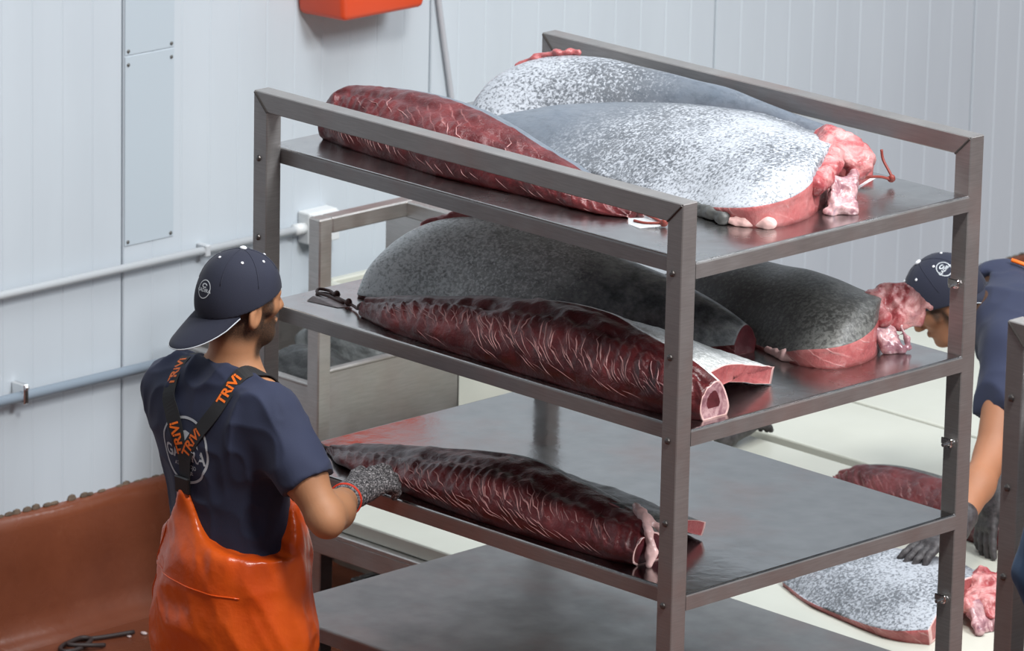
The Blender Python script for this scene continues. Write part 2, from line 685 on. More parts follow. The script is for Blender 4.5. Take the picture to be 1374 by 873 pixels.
def smooth_mesh(V, Q, it=2, lam=.5):
    e = np.vstack([Q[:, [0, 1]], Q[:, [1, 2]], Q[:, [2, 3]], Q[:, [3, 0]]])
    e = np.vstack([e, e[:, ::-1]])
    for _ in range(it):
        S = np.zeros_like(V)
        c = np.zeros(len(V))
        np.add.at(S, e[:, 0], V[e[:, 1]])
        np.add.at(c, e[:, 0], 1)
        V = V + lam * (S / np.maximum(c, 1)[:, None] - V)
    return V


# ------------------------------------------------------------------ loft with creases
def loft(name, stations, groups, mats, parent=None, origin=None, ns=60, ng=(10, 12, 4), disp=None, cap0=True, cap1=True,
         caprings=((.82, 0), (.5, 0), (.2, 0)), rib=None, speck=None, seed=0):
    """stations: list of closed loops (k,3); groups: [(i0, i1, mat index)] over the loop"""
    S = np.asarray(stations, float)
    k = S.shape[1]
    S = catmull(S.reshape(len(S), -1), ns).reshape(ns, k, 3)
    ring_idx = []
    rows = []
    mat_seg = []
    across = []
    for (i0, i1, mi), n in zip(groups, ng):
        ids = list(range(i0, i1 + 1)) if i1 > i0 else list(range(i0, k)) + list(range(0, i1 + 1))
        P = S[:, ids, :]
        Rr = np.stack([catmull(P[s], n + 1) for s in range(ns)])
        rows.append(Rr[:, :-1])
        mat_seg += [mi] * n
        across += [(g + 0.0) / n for g in range(n)]
    G = np.concatenate(rows, 1)                      # ns x m x 3
    m = G.shape[1]
    gid = np.repeat(np.arange(len(groups)), ng)
    V = G.reshape(-1, 3)
    I = np.arange(ns * m).reshape(ns, m)
    a = I[:-1]
    b = I[1:]
    Q = np.stack([a, np.roll(a, -1, 1), np.roll(b, -1, 1), b], -1).reshape(-1, 4)
    fm = np.tile(np.array(mat_seg), ns - 1)
    N = vnormals(V, Q)
    cen = G.mean(1).repeat(m, 0)
    if ((V - cen) * N).sum() < 0:
        Q = Q[:, ::-1]
        N = -N
    if disp is not None:
        ss = np.repeat(np.linspace(0, 1, ns), m)
        V = V + N * disp(V, ss, np.tile(np.array(across), ns), np.tile(gid, ns))[:, None]
    su = np.concatenate([[0], np.cumsum(np.linalg.norm(np.diff(G[:, m // 3], axis=0), axis=1))])
    vv = np.linalg.norm(np.diff(np.concatenate([G, G[:, :1]], 1), axis=1), axis=2)
    vv = np.concatenate([np.zeros((ns, 1)), np.cumsum(vv, 1)[:, :-1]], 1)
    UV = np.stack([np.repeat(su, m), vv.ravel()], 1)
    ss = np.repeat(np.linspace(0, 1, ns), m)
    ac = np.tile(np.array(across), ns)
    gd = np.tile(gid, ns)
    ribv = rib(ss, ac, gd) if rib else np.zeros(len(V))
    spv = speck(ss, ac, gd) if speck else np.ones(len(V))
    V = V.tolist()
    UV = UV.tolist()
    ribv = list(ribv)
    spv = list(spv)
    faces = Q.tolist()
    fm = fm.tolist()
    for end, do in ((0, cap0), (1, cap1)):
        if not do:
            continue
        base = [int(x) for x in (I[0] if end == 0 else I[-1])]
        P = np.array([V[i] for i in base])
        c = P.mean(0)
        prev = base
        for sc, mi in caprings:
            cur = []
            for j in range(m):
                V.append((c + (P[j] - c) * sc).tolist())
                UV.append(UV[base[j]])
                ribv.append(.0)
                spv.append(1.0)
                cur.append(len(V) - 1)
            for j in range(m):
                q = [prev[j], prev[(j + 1) % m], cur[(j + 1) % m], cur[j]]
                faces.append(q if (end == 1) else q[::-1])
                fm.append(mi)
            prev = cur
        faces.append(prev if end == 1 else prev[::-1])
        fm.append(caprings[-1][1])
    o = obj(name, V, faces, mats, parent, origin, True, fm, {'rib': ribv, 'speck': spv}, UV)
    bm = bmesh.new()
    bm.from_mesh(o.data)
    bmesh.ops.recalc_face_normals(bm, faces=bm.faces)
    bm.to_mesh(o.data)
    bm.free()
    return o

# ================================================================== SETTING
fl = obj('floor', *box(-9, 14, -12, 14, -.1, 0), 'epoxy')
tag(fl, 'red-brown wet epoxy floor', 'floor', kind='structure')

XW = -2.04
wall = obj('wall_back', *box(XW - .12, XW - .012, -5, 11, 0, 4.6), 'seam')
tag(wall, 'white ribbed sandwich panel wall behind the racks', 'wall', kind='structure')
SEAMS = [-3.75, -2.48, -1.21, .06, 1.329, 2.581, 3.862, 5.148, 6.43, 7.71, 9.0]
for a, b in zip(SEAMS[:-1], SEAMS[1:]):
    a2, b2 = a + .003, b - .003
    n = 11
    w = (b2 - a2) / n
    prof = []                                   # (depth, y)
    for i in range(n):
        y0 = a2 + i * w
        if i:
            prof += [(-.0022, y0), (0, y0 + .005)]
        else:
            prof += [(-.004, y0), (0, y0 + .003)]
        prof += [(0, y0 + w - .004)]
    prof += [(-.004, b2)]
    V, Fc = [], []
    for d, y in prof:
        V += [(XW + d, y, .30), (XW + d, y, 4.6), (XW - .03, y, .30), (XW - .03, y, 4.6)]
    for i in range(len(prof) - 1):
        p = 4 * i
        Fc += [[p, p + 4, p + 5, p + 1], [p + 1, p + 5, p + 7, p + 3], [p + 2, p + 3, p + 7, p + 6]]
    Fc += [[0, 1, 3, 2], [4 * len(prof) - 4, 4 * len(prof) - 2, 4 * len(prof) - 1, 4 * len(prof) - 3]]
    obj('wall_panel', V, Fc, 'panel', wall)

prof = [(-2.08, 0), (-2.08, .372), (-2.035, .378), (-2.012, .368), (-2.0, .335), (-1.993, .20), (-1.985, .08), (-1.970, .035), (-1.945, .010), (-1.90, .002), (-1.90, -.02), (-2.08, -.02)]
V, Fc = [], []
ys = np.linspace(-5, 11, 120)
for y in ys:
    V += [(x + (.004 * math.sin(y * 5.1) + .003 * math.sin(y * 13.7) if 1 < j < 9 else 0), y, z + (.004 * math.sin(y * 9.3 + 1) if 1 <= j <= 3 else 0)) for j, (x, z) in enumerate(prof)]
n = len(prof)
for i in range(len(ys) - 1):
    for j in range(n):
        Fc.append([i * n + j, i * n + (j + 1) % n, (i + 1) * n + (j + 1) % n, (i + 1) * n + j])
bb = obj('baseboard_back', V, Fc, 'epoxy', smooth=True)
tag(bb, 'rounded red-brown epoxy cove at the foot of the white wall', 'baseboard', kind='structure')
V, Fc = [], []
rg = random.Random(3)
for y in np.arange(-1, 9, .035):
    if rg.random() < .8:
        r = .006 + .012 * rg.random() ** 2
        d = ball((XW + .004, y + rg.uniform(-.01, .01), .378), (.006, .018, r), 6, 4)
        V, Fc = join((V, Fc), d)
tag(obj('grime', V, Fc, 'grime', bb), kind='stuff')

# cover plates on the wall
def cover(y0, y1, z0, z1, label):
    r = empty('cover_plate', (XW, (y0 + y1) / 2, z0))
    tag(r, label, 'wall plate', 'blue-grey plates on the wall')
    obj('plate', *box(XW - .002, XW + .003, y0, y1, z0, z1, .001), 'plate', r)
    for y in (y0 + .012, y1 - .012):
        for z in (z0 + .012, z1 - .025):
            if z < 2.4:
                obj('screw', *ball((XW + .004, y, z), (.003, .006, .006), 8, 5), 'screw', r)


cover(1.335, 1.527, H - .083, H + .492, 'blue-grey flat cover plate screwed to the wall above the conduit')
cover(1.335, 1.527, H + .496, H + 2.2, 'upper blue-grey cover plate with its lower edge meeting another plate')
# pipes along the wall
def pipe(name, z, r, y0, y1, mat, label, xo):
    e = empty(name, (XW, y0, z))
    tag(e, label, 'pipe')
    obj('pipe', *tube([(XW + xo, y0, z), (XW + xo, y1, z)], r, 14), mat, e, smooth=True)
    return e


z1c = H - .139
cd = pipe('conduit', z1c, .0125, -3, 2.03, 'pipe_white', 'thin white conduit running along the wall into the junction box', .03)
for y in (-.6, .5, 1.62):
    obj('clip', *box(XW, XW + .045, y, y + .02, z1c - .018, z1c + .018, .003), 'pipe_white', cd)
hr = pipe('wall_pipe', H - .455, .016, -3, 2.6, 'pipe_blue', 'grey-blue pipe along the wall below the white conduit', .04)
for y in (.90,):
    obj('bracket', *box(XW, XW + .06, y, y + .018, H - .475, H - .415, .003), 'zinc', hr)
    obj('bolt', *ball((XW + .058, y + .009, H - .425), .009, 8, 5), 'zinc', hr)
jb = empty('junction_box', (XW, 2.085, H - .19))
tag(jb, 'square grey plastic junction box on the wall above a ribbed hose', 'junction box')
obj('housing', *box(XW, XW + .055, 2.03, 2.15, H - .19, H - .09, .006, 2), 'cream_plastic', jb)
obj('lid', *box(XW + .053, XW + .068, 2.035, 2.145, H - .186, H - .094, .004, 2), 'cream_plastic', jb)
obj('cable_gland', *tube([(XW + .03, 1.99, z1c), (XW + .03, 2.035, z1c)], .018, 10), 'cream_plastic', jb, smooth=True)
zz = np.linspace(H - .19, .5, 190)
fh = obj('flexible_hose', *tube([(XW + .03, 2.095, z) for z in zz], [.0125 + (.0025 if k % 2 else 0) for k in range(190)], 10), 'pipe_white', None, (XW, 2.095, .5), True)
tag(fh, 'ribbed white flexible hose hanging from the grey junction box', 'hose')
cb = obj('wall_cable', *tube([(XW + .012, 2.52, H + .95), (XW + .012, 2.601, H + .485), (XW + .012, 2.663, H + .168), (XW + .012, 2.74, H - .25), (XW + .012, 2.80, H - .7)], .009, 8, 40), 'cable', None, (XW, 2.6, H), True)
tag(cb, 'grey cable slanting down the white wall', 'cable')
# red box high on the wall: tapered tub
rb = empty('red_wall_box', (XW, 2.2, H + .5))
tag(rb, 'orange-red plastic box mounted high on the white wall', 'box')
x0, x1 = XW + .0, XW + .20
zb = H + .525
obj('tub', *hexa([(x0, 2.02, zb), (x1 - .015, 2.045, zb), (x1 - .015, 2.375, zb), (x0, 2.40, zb), (x0, 1.99, zb + .26), (x1, 2.01, zb + .26), (x1, 2.41, zb + .26), (x0, 2.43, zb + .26)], .02, 3), 'red_plastic', rb, smooth=True)
obj('lid', *box(x0, x1 + .012, 1.98, 2.44, zb + .26, zb + .295, .008, 2), 'red_plastic', rb)

# ================================================================== STEEL RACKS
L_, W_, S_ = 1.5014, 1.0724, .05
ZT = .9723 + H
ZS = [.8233 + H, .4113 + H, H, -.4103 + H]


def rack(ox, oy, label, shelf_z=ZS, zt=ZT):
    r = empty('steel_rack', (ox, oy, 0))
    tag(r, label, 'rack', 'stainless steel shelf racks')
    s = S_
    for y in (0, W_ - s):
        for x in (0, L_ - s):
            # mitred top: the outer side is taller than the inner
            lo, hi = (zt, zt - s) if x == 0 else (zt - s, zt)
            p = obj('post', *hexa([(ox + x, oy + y, .03), (ox + x + s, oy + y, .03), (ox + x + s, oy + y + s, .03), (ox + x, oy + y + s, .03),
                                  (ox + x, oy + y, lo), (ox + x + s, oy + y, hi), (ox + x + s, oy + y + s, hi), (ox + x, oy + y + s, lo)], .0022, 1), 'steel', r)
            zb = [z - .024 for z in shelf_z] + [(a + b) / 2 - .024 for a, b in zip(shelf_z[:-1], shelf_z[1:])]
            for z in zb:
                f = oy + y
                if y == 0:
                    obj('bolt', *ball((ox + x + s * .42, f - .001, z), (.0085, .005, .0085), 10, 5), 'bolt', p)
                elif z not in [q - .024 for q in shelf_z]:
                    d = join(tube([(ox + x + s * .5, f + .001, z), (ox + x + s * .5, f - .03, z)], .005, 8), ball((ox + x + s * .5, f - .006, z), (.012, .006, .012), 8, 5),
                             box(ox + x + s * .5 - .018, ox + x + s * .5 + .018, f - .018, f - .014, z - .002, z + .016, .002))
                    obj('wing_nut', *d, 'zinc', p)
            obj('foot', *tube([(ox + x + s / 2, oy + y + s / 2, 0), (ox + x + s / 2, oy + y + s / 2, .02), (ox + x + s / 2, oy + y + s / 2, .035)], [.032, .03, .02], 12), 'bolt', p)
        f0 = oy + y
        obj('rail', *hexa([(ox + s, f0, zt - s), (ox + L_ - s, f0, zt - s), (ox + L_ - s, f0 + s, zt - s), (ox + s, f0 + s, zt - s),
                          (ox, f0, zt), (ox + L_, f0, zt), (ox + L_, f0 + s, zt), (ox, f0 + s, zt)], .0022, 1), 'steel', r)
        for xa, xb in ((ox + .004, ox + s), (ox + L_ - .004, ox + L_ - s)):
            obj('weld', *tube([(xa, f0 - .0005, zt - .004), (xb, f0 - .0005, zt - s)], .0028, 6), 'weld', r)
    for zi, z in enumerate(shelf_z):
        a, b, c, d = ox, ox + L_, oy + s, oy + W_ - s
        t = .0398
        bm = bmesh.new()
        v, f = box(a, b, c, d, z - t, z)
        vs = [bm.verts.new(q) for q in v]
        for q in f[1:]:
            bm.faces.new([vs[i] for i in q])
        top = [e for e in bm.edges if all(abs(w.co.z - z) < 1e-6 for w in e.verts)]
        bmesh.ops.bevel(bm, geom=top, offset=.0055, segments=3, affect='EDGES', profile=.5)
        bmesh.ops.solidify(bm, geom=list(bm.faces), thickness=-.0015)
        bm.verts.index_update()
        vv_, ff_ = bm_data(bm)
        A_ = np.array(vv_)
        fm_ = [0 if A_[q][:, 2].min() > z - .0025 else 1 for q in ff_]
        obj('shelf', vv_, ff_, [('steel_damp', 'steel_damp', 'steel_wet', 'steel_dry')[zi], 'steel'], r, fmat=fm_)
        bm.free()
    return r


rack(0, 0, 'tall stainless steel rack with four shelves loaded with tuna pieces')
rack(2.658, -.18, 'neighbouring stainless steel rack, only its corner post and rail in view')

# ================================================================== CUTTING TABLE AND WASHING TANK BEHIND THE RACK
TZ = H - .59


def table(x0, x1, y0, y1, label, joints):
    r = empty('cutting_table', ((x0 + x1) / 2, (y0 + y1) / 2, 0))
    tag(r, label, 'table', 'white topped cutting tables')
    ysp = [y0] + joints + [y1]
    for a, b in zip(ysp[:-1], ysp[1:]):
        obj('cutting_board', *box(x0 + .012, x1 - .012, a + .012, b - .003, TZ - .045, TZ, .006, 2), 'board', r)
    obj('frame', *join(box(x0, x1, y0 - .012, y1, TZ - .062, TZ - .046, .003), box(x0, x1, y0 - .01, y0 + .02, TZ - .12, TZ - .06, .003), box(x0, x1, y1 - .03, y1, TZ - .12, TZ - .06, .003),
                       box(x0, x0 + .03, y0, y1, TZ - .12, TZ - .06, .003), box(x1 - .03, x1, y0, y1, TZ - .12, TZ - .06, .003)), 'steel_dull', r)
    for x in (x0 + .03, x1 - .08):
        for y in (y0 + .02, y1 - .08):
            obj('leg', *box(x, x + .05, y, y + .05, 0, TZ - .06, .003), 'steel_dull', r)
    return r


table(-1.02, 1.30, 1.10, 2.58, 'low white topped cutting table standing directly behind the loaded rack', [])
table(-1.6, .10, 2.62, 4.0, 'long white topped cutting table beside the wall, farther from the rack', [3.07])

tx, ty = -1.30, 1.45
tk = empty('washing_tank', (tx - .2, ty + .3, 0))
tag(tk, 'open stainless steel washing tank with an upright frame in front of the wall', 'tank')
for d in (box(tx - .012, tx, ty, ty + .56, .60, .865, .003), box(tx - .60, tx - .59, ty, ty + .56, .60, .865, .003), box(tx - .60, tx, ty, ty + .012, .55, .82, .003), box(tx - .60, tx, ty + .55, ty + .562, .60, .865, .003)):
    obj('side_panel', *d, 'steel_dull', tk)
obj('bottom', *box(tx - .6, tx, ty, ty + .56, .585, .60), 'steel_dull', tk)
obj('skirt', *box(tx - .02, tx + .01, ty - .02, ty + .52, .50, .585, .004), 'steel_dull', tk)
obj('rim', *join(box(tx - .02, tx + .006, ty, ty + .56, .862, .874, .004), box(tx - .61, tx, ty - .006, ty + .02, .815, .827, .004)), 'steel_dull', tk)
obj('post', *box(tx - .03, tx + .02, ty - .03, ty + .02, .0, H + .135, .004), 'steel_dull', tk)
obj('rail', *box(tx - .03, tx + .02, ty + .02, ty + .36, H + .088, H + .135, .004), 'steel_dull', tk)
obj('rail', *box(tx - .03, tx + .50, ty + .315, ty + .36, H + .085, H + .133, .004), 'steel_dull', tk)
obj('back_plate', *box(tx - .16, tx + .25, ty + .40, ty + .41, H - .15, H + .085, .002), 'steel_dull', tk)
obj('brace', *tube([(tx + .27, ty + .34, H + .10), (tx + .36, ty + .36, H - .02)], .010, 8), 'bolt', tk)
for x in (tx - .58, tx - .06):
    obj('leg', *box(x, x + .05, ty + .5, ty + .55, 0, .6, .003), 'steel_dull', tk)
obj('leg', *box(tx - .58, tx - .53, ty + .02, ty + .07, 0, .6, .003), 'steel_dull', tk)


def lumpy(name, c, r, mat, label, cat, seed, group=None):
    f = Field(np.array(c) - np.array(r) * 1.5 - .03, np.array(c) + np.array(r) * 1.5 + .03, .012)
    rr = random.Random(seed)
    f.ell(c, r, k=.02)
    for _ in range(5):
        o = [rr.uniform(-.6, .6) * q for q in r]
        f.ell(np.array(c) + o, np.array(r) * rr.uniform(.4, .65), k=.02)
    V, Q = f.mesh()
    N = vnormals(V, Q)
    V = V + N * (fbm(V, 14, seed) * .03)[:, None]
    o = obj(name, V, Q, mat, None, (c[0], c[1], c[2] - r[2]), True)
    return tag(o, label, cat, group)


def bin_(name, x0, x1, y0, y1, z1, mat, label, cat, th=.02, flare=.03):
    r = empty(name, ((x0 + x1) / 2, (y0 + y1) / 2, 0))
    tag(r, label, cat)
    V = []
    for z, e in ((0, flare), (z1, 0)):
        V += [(x0 + e, y0 + e, z), (x1 - e, y0 + e, z), (x1 - e, y1 - e, z), (x0 + e, y1 - e, z)]
    for z, e in ((z1, th), (.03, flare + th)):
        V += [(x0 + e, y0 + e, z), (x1 - e, y0 + e, z), (x1 - e, y1 - e, z), (x0 + e, y1 - e, z)]
    Fc = [[3, 2, 1, 0], [12, 13, 14, 15]]
    for a, b in ((0, 4), (4, 8), (8, 12)):
        Fc += [[a + i, a + (i + 1) % 4, b + (i + 1) % 4, b + i] for i in range(4)]
    obj('tub', V, Fc, mat, r)
    obj('rim', *join(box(x0 - .012, x1 + .012, y0 - .012, y0 + .02, z1 - .03, z1 + .004, .005), box(x0 - .012, x1 + .012, y1 - .02, y1 + .012, z1 - .03, z1 + .004, .005),
                     box(x0 - .012, x0 + .02, y0 + .02, y1 - .02, z1 - .03, z1 + .004, .005), box(x1 - .02, x1 + .012, y0 + .02, y1 - .02, z1 - .03, z1 + .004, .005)), mat, r)
    return r


bin_('plastic_bin', -1.95, -1.36, 2.06, 2.56, .90, 'board', 'cream plastic bin standing beside the washing tank', 'bin')
bin_('added_dark_tub', -.92, .25, 1.24, 2.0, .38, 'dark_bag', 'black plastic tub added on the floor to darken the space under the low cutting table', 'tub')  # dark tub added to deepen the shade and dark shapes under the table
lumpy('plastic_bag', (-.55, 1.55, .30), (.16, .14, .10), 'dark_bag', 'black bag added in the dark tub under the cutting table', 'bag', 12)
lumpy('plastic_bag', (tx - .22, ty + .16, .74), (.17, .11, .13), 'dark_bag', 'crumpled black plastic bag lying in the washing tank', 'bag', 2)
lumpy('plastic_bag', (tx - .27, ty + .36, .82), (.16, .08, .13), 'grey_bag', 'crumpled grey plastic bag heaped at the back of the washing tank', 'bag', 5)

# ================================================================== TUNA
def sst(x, a, b):
    t = np.clip((x - a) / (b - a), 0, 1)
    return t * t * (3 - 2 * t)


def cord_tag(name, pts, rad, mat, knot, plate, pmat, label, group='fish tags on cords'):
    """a cord with knots and a flat tag; the base of the thing is its lowest point"""
    P = np.array(pts)
    r = empty(name, (P[0][0], P[0][1], min(P[:, 2].min(), min(p[2] for p in plate))))
    tag(r, label, 'fish tag', group)
    obj('cord', *tube(pts, rad, 7, 40), mat, r, smooth=True)
    for k in knot:
        d = join(ball(k, (.011, .010, .009), 8, 6), ball((k[0] + .006, k[1] - .004, k[2] + .005), .008, 8, 5), ball((k[0] - .005, k[1] + .006, k[2] - .001), .007, 8, 5))
        obj('knot', *d, mat, r, smooth=True)
    bm = bmesh.new()
    vs = [bm.verts.new(p) for p in plate]
    f = bm.faces.new(vs)
    bmesh.ops.solidify(bm, geom=[f], thickness=.0012)
    bm.verts.index_update()
    obj('tag_plate', *bm_data(bm), pmat, r)
    bm.free()
    return r


def loin(name, z0, st, label, skinm, capm=1, flat_end=False, seed=0, streak=(.28, .66), end_rings=None, cap_mats=None, sp=None):
    """st rows: x, y front base, y ridge, height, y back base"""
    S = []
    for x, yb, yr, h, yk in st:
        d = yk - yr
        w = yr - yb
        S.append([(x, yb + .014, z0), (x, yb, z0 + .26 * h), (x, yb + .06 * w, z0 + .55 * h), (x, yb + .36 * w, z0 + .84 * h), (x, yb + .72 * w, z0 + .97 * h), (x, yr, z0 + h),
                  (x, yr + .3 * d, z0 + .93 * h), (x, yr + .7 * d, z0 + .64 * h), (x, yk, z0 + .24 * h), (x, yk - .01, z0)])
    groups = [(0, 5, 0), (5, 9, 1), (9, 0, 0)]

    def disp(V, s, a, g):
        e = np.zeros(len(V))
        fl_ = (g == 0)
        n = fbm(V, 16, seed, 3) * .012
        # overlapping muscle blocks, slanted across the cut
        ph = (V[:, 0] * 27 + a * 3.6 + fbm(V, 6, seed + 3, 2) * 2.6) % 1.0
        n = n + (ph ** 2 - .3) * .0075 * sst(a, .25, .42) * (1 - sst(a, .66, .82)) * (.35 + 1.3 * np.clip(fbm(V, 5, seed + 6, 2) + .5, 0, 1))
        n = n - .007 * np.exp(-((a - .72) / .05) ** 2)
        e[fl_] = n[fl_]
        e[g == 1] = (fbm(V, 7, seed + 9, 2) * .006)[g == 1]
        lowz = sst(V[:, 2] - z0, 0.0, .015)
        return e * lowz

    def rib(s, a, g):
        return np.where(g == 0, sst(a, streak[0], streak[0] + .12) * (1 - sst(a, streak[1], streak[1] + .12)), 0)

    xs = st[0][0], np.mean([q[1] for q in st]), z0
    r = empty(name, xs)
    tag(r, label, 'tuna loin', 'red tuna loins')
    o = loft('loin_meat', S, groups, cap_mats or ['flesh', skinm, 'fat', 'membrane', 'dark_flesh', 'flesh_pink'], r, ns=150, ng=(34, 16, 6), disp=disp, rib=rib,
             speck=lambda s, a, g: (.15 + .7 * sst(s, .1, .6)) if sp is None else sp + 0 * s, caprings=end_rings or ((.94, 2), (.8, 0), (.45, 0), (.15, 0)))
    return r


def flap(parent, z0, st, skinm, seed=0):
    """belly wall that arches from the ridge to the shelf. st rows: x, [(y,z) outer x4], thickness"""
    S = []
    for x, pts, th in st:
        P = np.array(pts, float)
        T = np.gradient(P, axis=0)
        T /= np.linalg.norm(T, axis=1)[:, None]
        N = np.stack([T[:, 1], -T[:, 0]], 1)            # towards the underside
        N[N[:, 1] > 0] *= -1
        I = P + N * th
        I[:, 1] = np.maximum(I[:, 1], .002)
        xo = np.linspace(0, 1, len(P))
        row = [(x[0] + (x[1] - x[0]) * k, p[0], z0 + p[1]) for k, p in zip(xo, P)]
        row += [(x[0] + (x[1] - x[0]) * k, p[0], z0 + p[1]) for k, p in zip(xo[::-1], I[::-1])]
        S.append(row)
    n = len(st[0][1])
    return loft('belly_flap', S, [(0, n - 1, 1), (n - 1, n, 0), (n, 2 * n - 1, 2), (2 * n - 1, 0, 0)], ['flesh_pink', skinm, 'membrane', 'fat'], parent,
                ns=70, ng=(18, 4, 18, 4), disp=lambda V, s, a, g: fbm(V, 20, seed, 3) * .007, speck=lambda s, a, g: .3 + .5 * s,
                rib=lambda s, a, g: np.ones(len(s)), caprings=((.93, 3), (.75, 0), (.3, 0)))


Z1, Z2, Z3 = ZS[0], ZS[1], ZS[2]
t1 = loin('tuna_loin', Z1, [(.055, .175, .235, .118, .37), (.08, .172, .26, .136, .40), (.15, .16, .275, .143, .41), (.25, .15, .29, .152, .42), (.37, .145, .30, .154, .425), (.5, .135, .30, .146, .42), (.65, .145, .295, .120, .40),
                         (.8, .160, .285, .088, .375), (.95, .168, .27, .060, .335), (1.05, .180, .255, .036, .300), (1.115, .212, .245, .022, .275)],
          'bright red loin on the top shelf, tapering to a tagged tail', 'skin_silver', seed=1, streak=(.2, .8), sp=.08)
t5 = loin('tuna_loin', Z2, [(.268, .118, .15, .046, .20), (.30, .108, .160, .052, .23), (.36, .092, .18, .066, .26), (.45, .076, .19, .085, .29), (.6, .066, .21, .112, .32), (.75, .061, .22, .137, .33), (.9, .060, .22, .158, .33),
                         (1.05, .060, .215, .163, .31), (1.2, .062, .195, .150, .28), (1.3, .068, .175, .140, .26), (1.4, .085, .165, .125, .235), (1.47, .110, .170, .095, .215)],
          'dark red loin along the front of the second shelf, with arched belly flap', 'skin_grey', seed=2, end_rings=((.9, 2), (.8, 3), (.45, 3), (.15, 4)))
flap(t5, Z2, [((.95, .95), [(.20, .150), (.26, .142), (.33, .10), (.37, .05), (.38, .012)], .03),
              ((1.08, 1.08), [(.20, .152), (.27, .142), (.35, .105), (.40, .06), (.42, .012)], .04),
              ((1.22, 1.21), [(.18, .140), (.27, .132), (.36, .10), (.42, .065), (.455, .018)], .045),
              ((1.34, 1.31), [(.165, .128), (.26, .122), (.35, .092), (.43, .065), (.475, .030)], .048),
              ((1.44, 1.365), [(.165, .105), (.25, .108), (.34, .085), (.43, .062), (.485, .048)], .046)], 'skin_grey', 3)
t7 = loin('tuna_loin', Z3, [(.085, .185, .20, .018, .225), (.12, .165, .21, .024, .25), (.2, .125, .22, .042, .28), (.35, .095, .24, .068, .32), (.5, .080, .25, .094, .345), (.65, .066, .25, .117, .35), (.8, .062, .25, .127, .35),
                         (.95, .066, .235, .114, .33), (1.1, .076, .215, .103, .30), (1.2, .085, .195, .096, .265), (1.27, .105, .175, .075, .225)],
          'dark red loin on the third shelf that the gloved hand is holding', 'skin_dark', seed=4, end_rings=((.9, 2), (.74, 0), (.45, 4), (.15, 4)))
flap(t7, Z3, [((.80, .80), [(.235, .118), (.28, .112), (.33, .085), (.36, .045), (.37, .010)], .025),
              ((.92, .92), [(.225, .112), (.28, .105), (.34, .08), (.38, .045), (.395, .010)], .032),
              ((1.04, 1.03), [(.205, .105), (.27, .10), (.34, .08), (.385, .05), (.41, .012)], .036),
              ((1.14, 1.12), [(.195, .098), (.26, .095), (.33, .075), (.38, .052), (.415, .025)], .036),
              ((1.25, 1.225), [(.19, .070), (.25, .082), (.32, .070), (.37, .055), (.405, .042)], .034)], 'skin_dark', 5)



def tendons(root, z0, st, seed, rows):
    """thin pale tendons lying on the cut face, found by casting onto the meat"""
    o = [c for c in root.children if c.name.startswith('loin_meat')][0]
    off = WL[root.name]
    b = BVHTree.FromPolygons([v.co + off for v in o.data.vertices], [list(p.vertices) for p in o.data.polygons])
    rr = random.Random(seed)
    X = [q[0] for q in st]
    D = ([], [])
    for x0, x1, step, fa, fb, dx, rad, p in rows:
        x = x0
        while x < x1:
            x += step * rr.uniform(.7, 1.3)
            if rr.random() > p:
                continue
            a, c = fa + rr.uniform(-.07, .05), fb + rr.uniform(-.05, .08)
            d_ = dx * 2.1 * rr.uniform(.7, 1.2)
            pts = []
            wob = rr.uniform(0, 6)
            for k in np.linspace(0, 1, 7):
                xx = x + d_ * k + .002 * math.sin(wob + 5 * k)
                hh = np.interp(xx, X, [q[3] for q in st])
                h, n, _, _ = b.ray_cast(Vector((xx, -1, z0 + hh * (a + (c - a) * k))), Vector((0, 1, 0)))
                if h:
                    pts.append(np.array(h) + np.array(n) * rad * .1)
            if len(pts) > 4:
                r_ = rad * rr.uniform(.6, 1.2)
                D = join(D, tube(pts, [r_ * .15, r_, r_ * .9, r_ * .15], 5))
    return tag(obj('tendons', *D, 'tendon', root, smooth=True), kind='stuff')


ST5 = [(.268, 0, 0, .046), (.36, 0, 0, .066), (.45, 0, 0, .085), (.6, 0, 0, .112), (.75, 0, 0, .137), (.9, 0, 0, .158), (1.05, 0, 0, .163), (1.2, 0, 0, .15), (1.4, 0, 0, .125)]
ST7 = [(.085, 0, 0, .018), (.2, 0, 0, .042), (.35, 0, 0, .068), (.5, 0, 0, .094), (.65, 0, 0, .117), (.8, 0, 0, .127), (.95, 0, 0, .114), (1.1, 0, 0, .103), (1.27, 0, 0, .075)]
ST1 = [(.08, 0, 0, .136), (.25, 0, 0, .152), (.5, 0, 0, .146), (.65, 0, 0, .12), (.8, 0, 0, .088), (.95, 0, 0, .06), (1.1, 0, 0, .025)]
tendons(t5, Z2, ST5, 1, [(.34, .80, .020, .88, .58, .040, .0017, .85), (.60, 1.02, .026, .86, .60, .012, .0022, .9), (1.0, 1.36, .030, .86, .55, .020, .0022, .9), (.70, 1.34, .012, .66, .36, .030, .0014, .85), (.5, 1.3, .03, .34, .16, .03, .0012, .6)])
tendons(t7, Z3, ST7, 2, [(.30, .90, .022, .80, .52, .030, .0018, .9), (.34, .95, .020, .52, .34, .022, .0017, .9), (.66, 1.14, .016, .88, .60, .026, .0013, .85), (.40, 1.12, .016, .36, .18, .026, .0012, .7)])
tendons(t1, Z1, ST1, 3, [(.12, .9, .04, .92, .72, .03, .0014, .7), (.2, 1.0, .03, .70, .55, -.02, .0013, .7), (.08, .34, .014, .36, .14, .008, .0013, .8), (.35, 1.0, .03, .3, .12, .015, .0012, .6)])

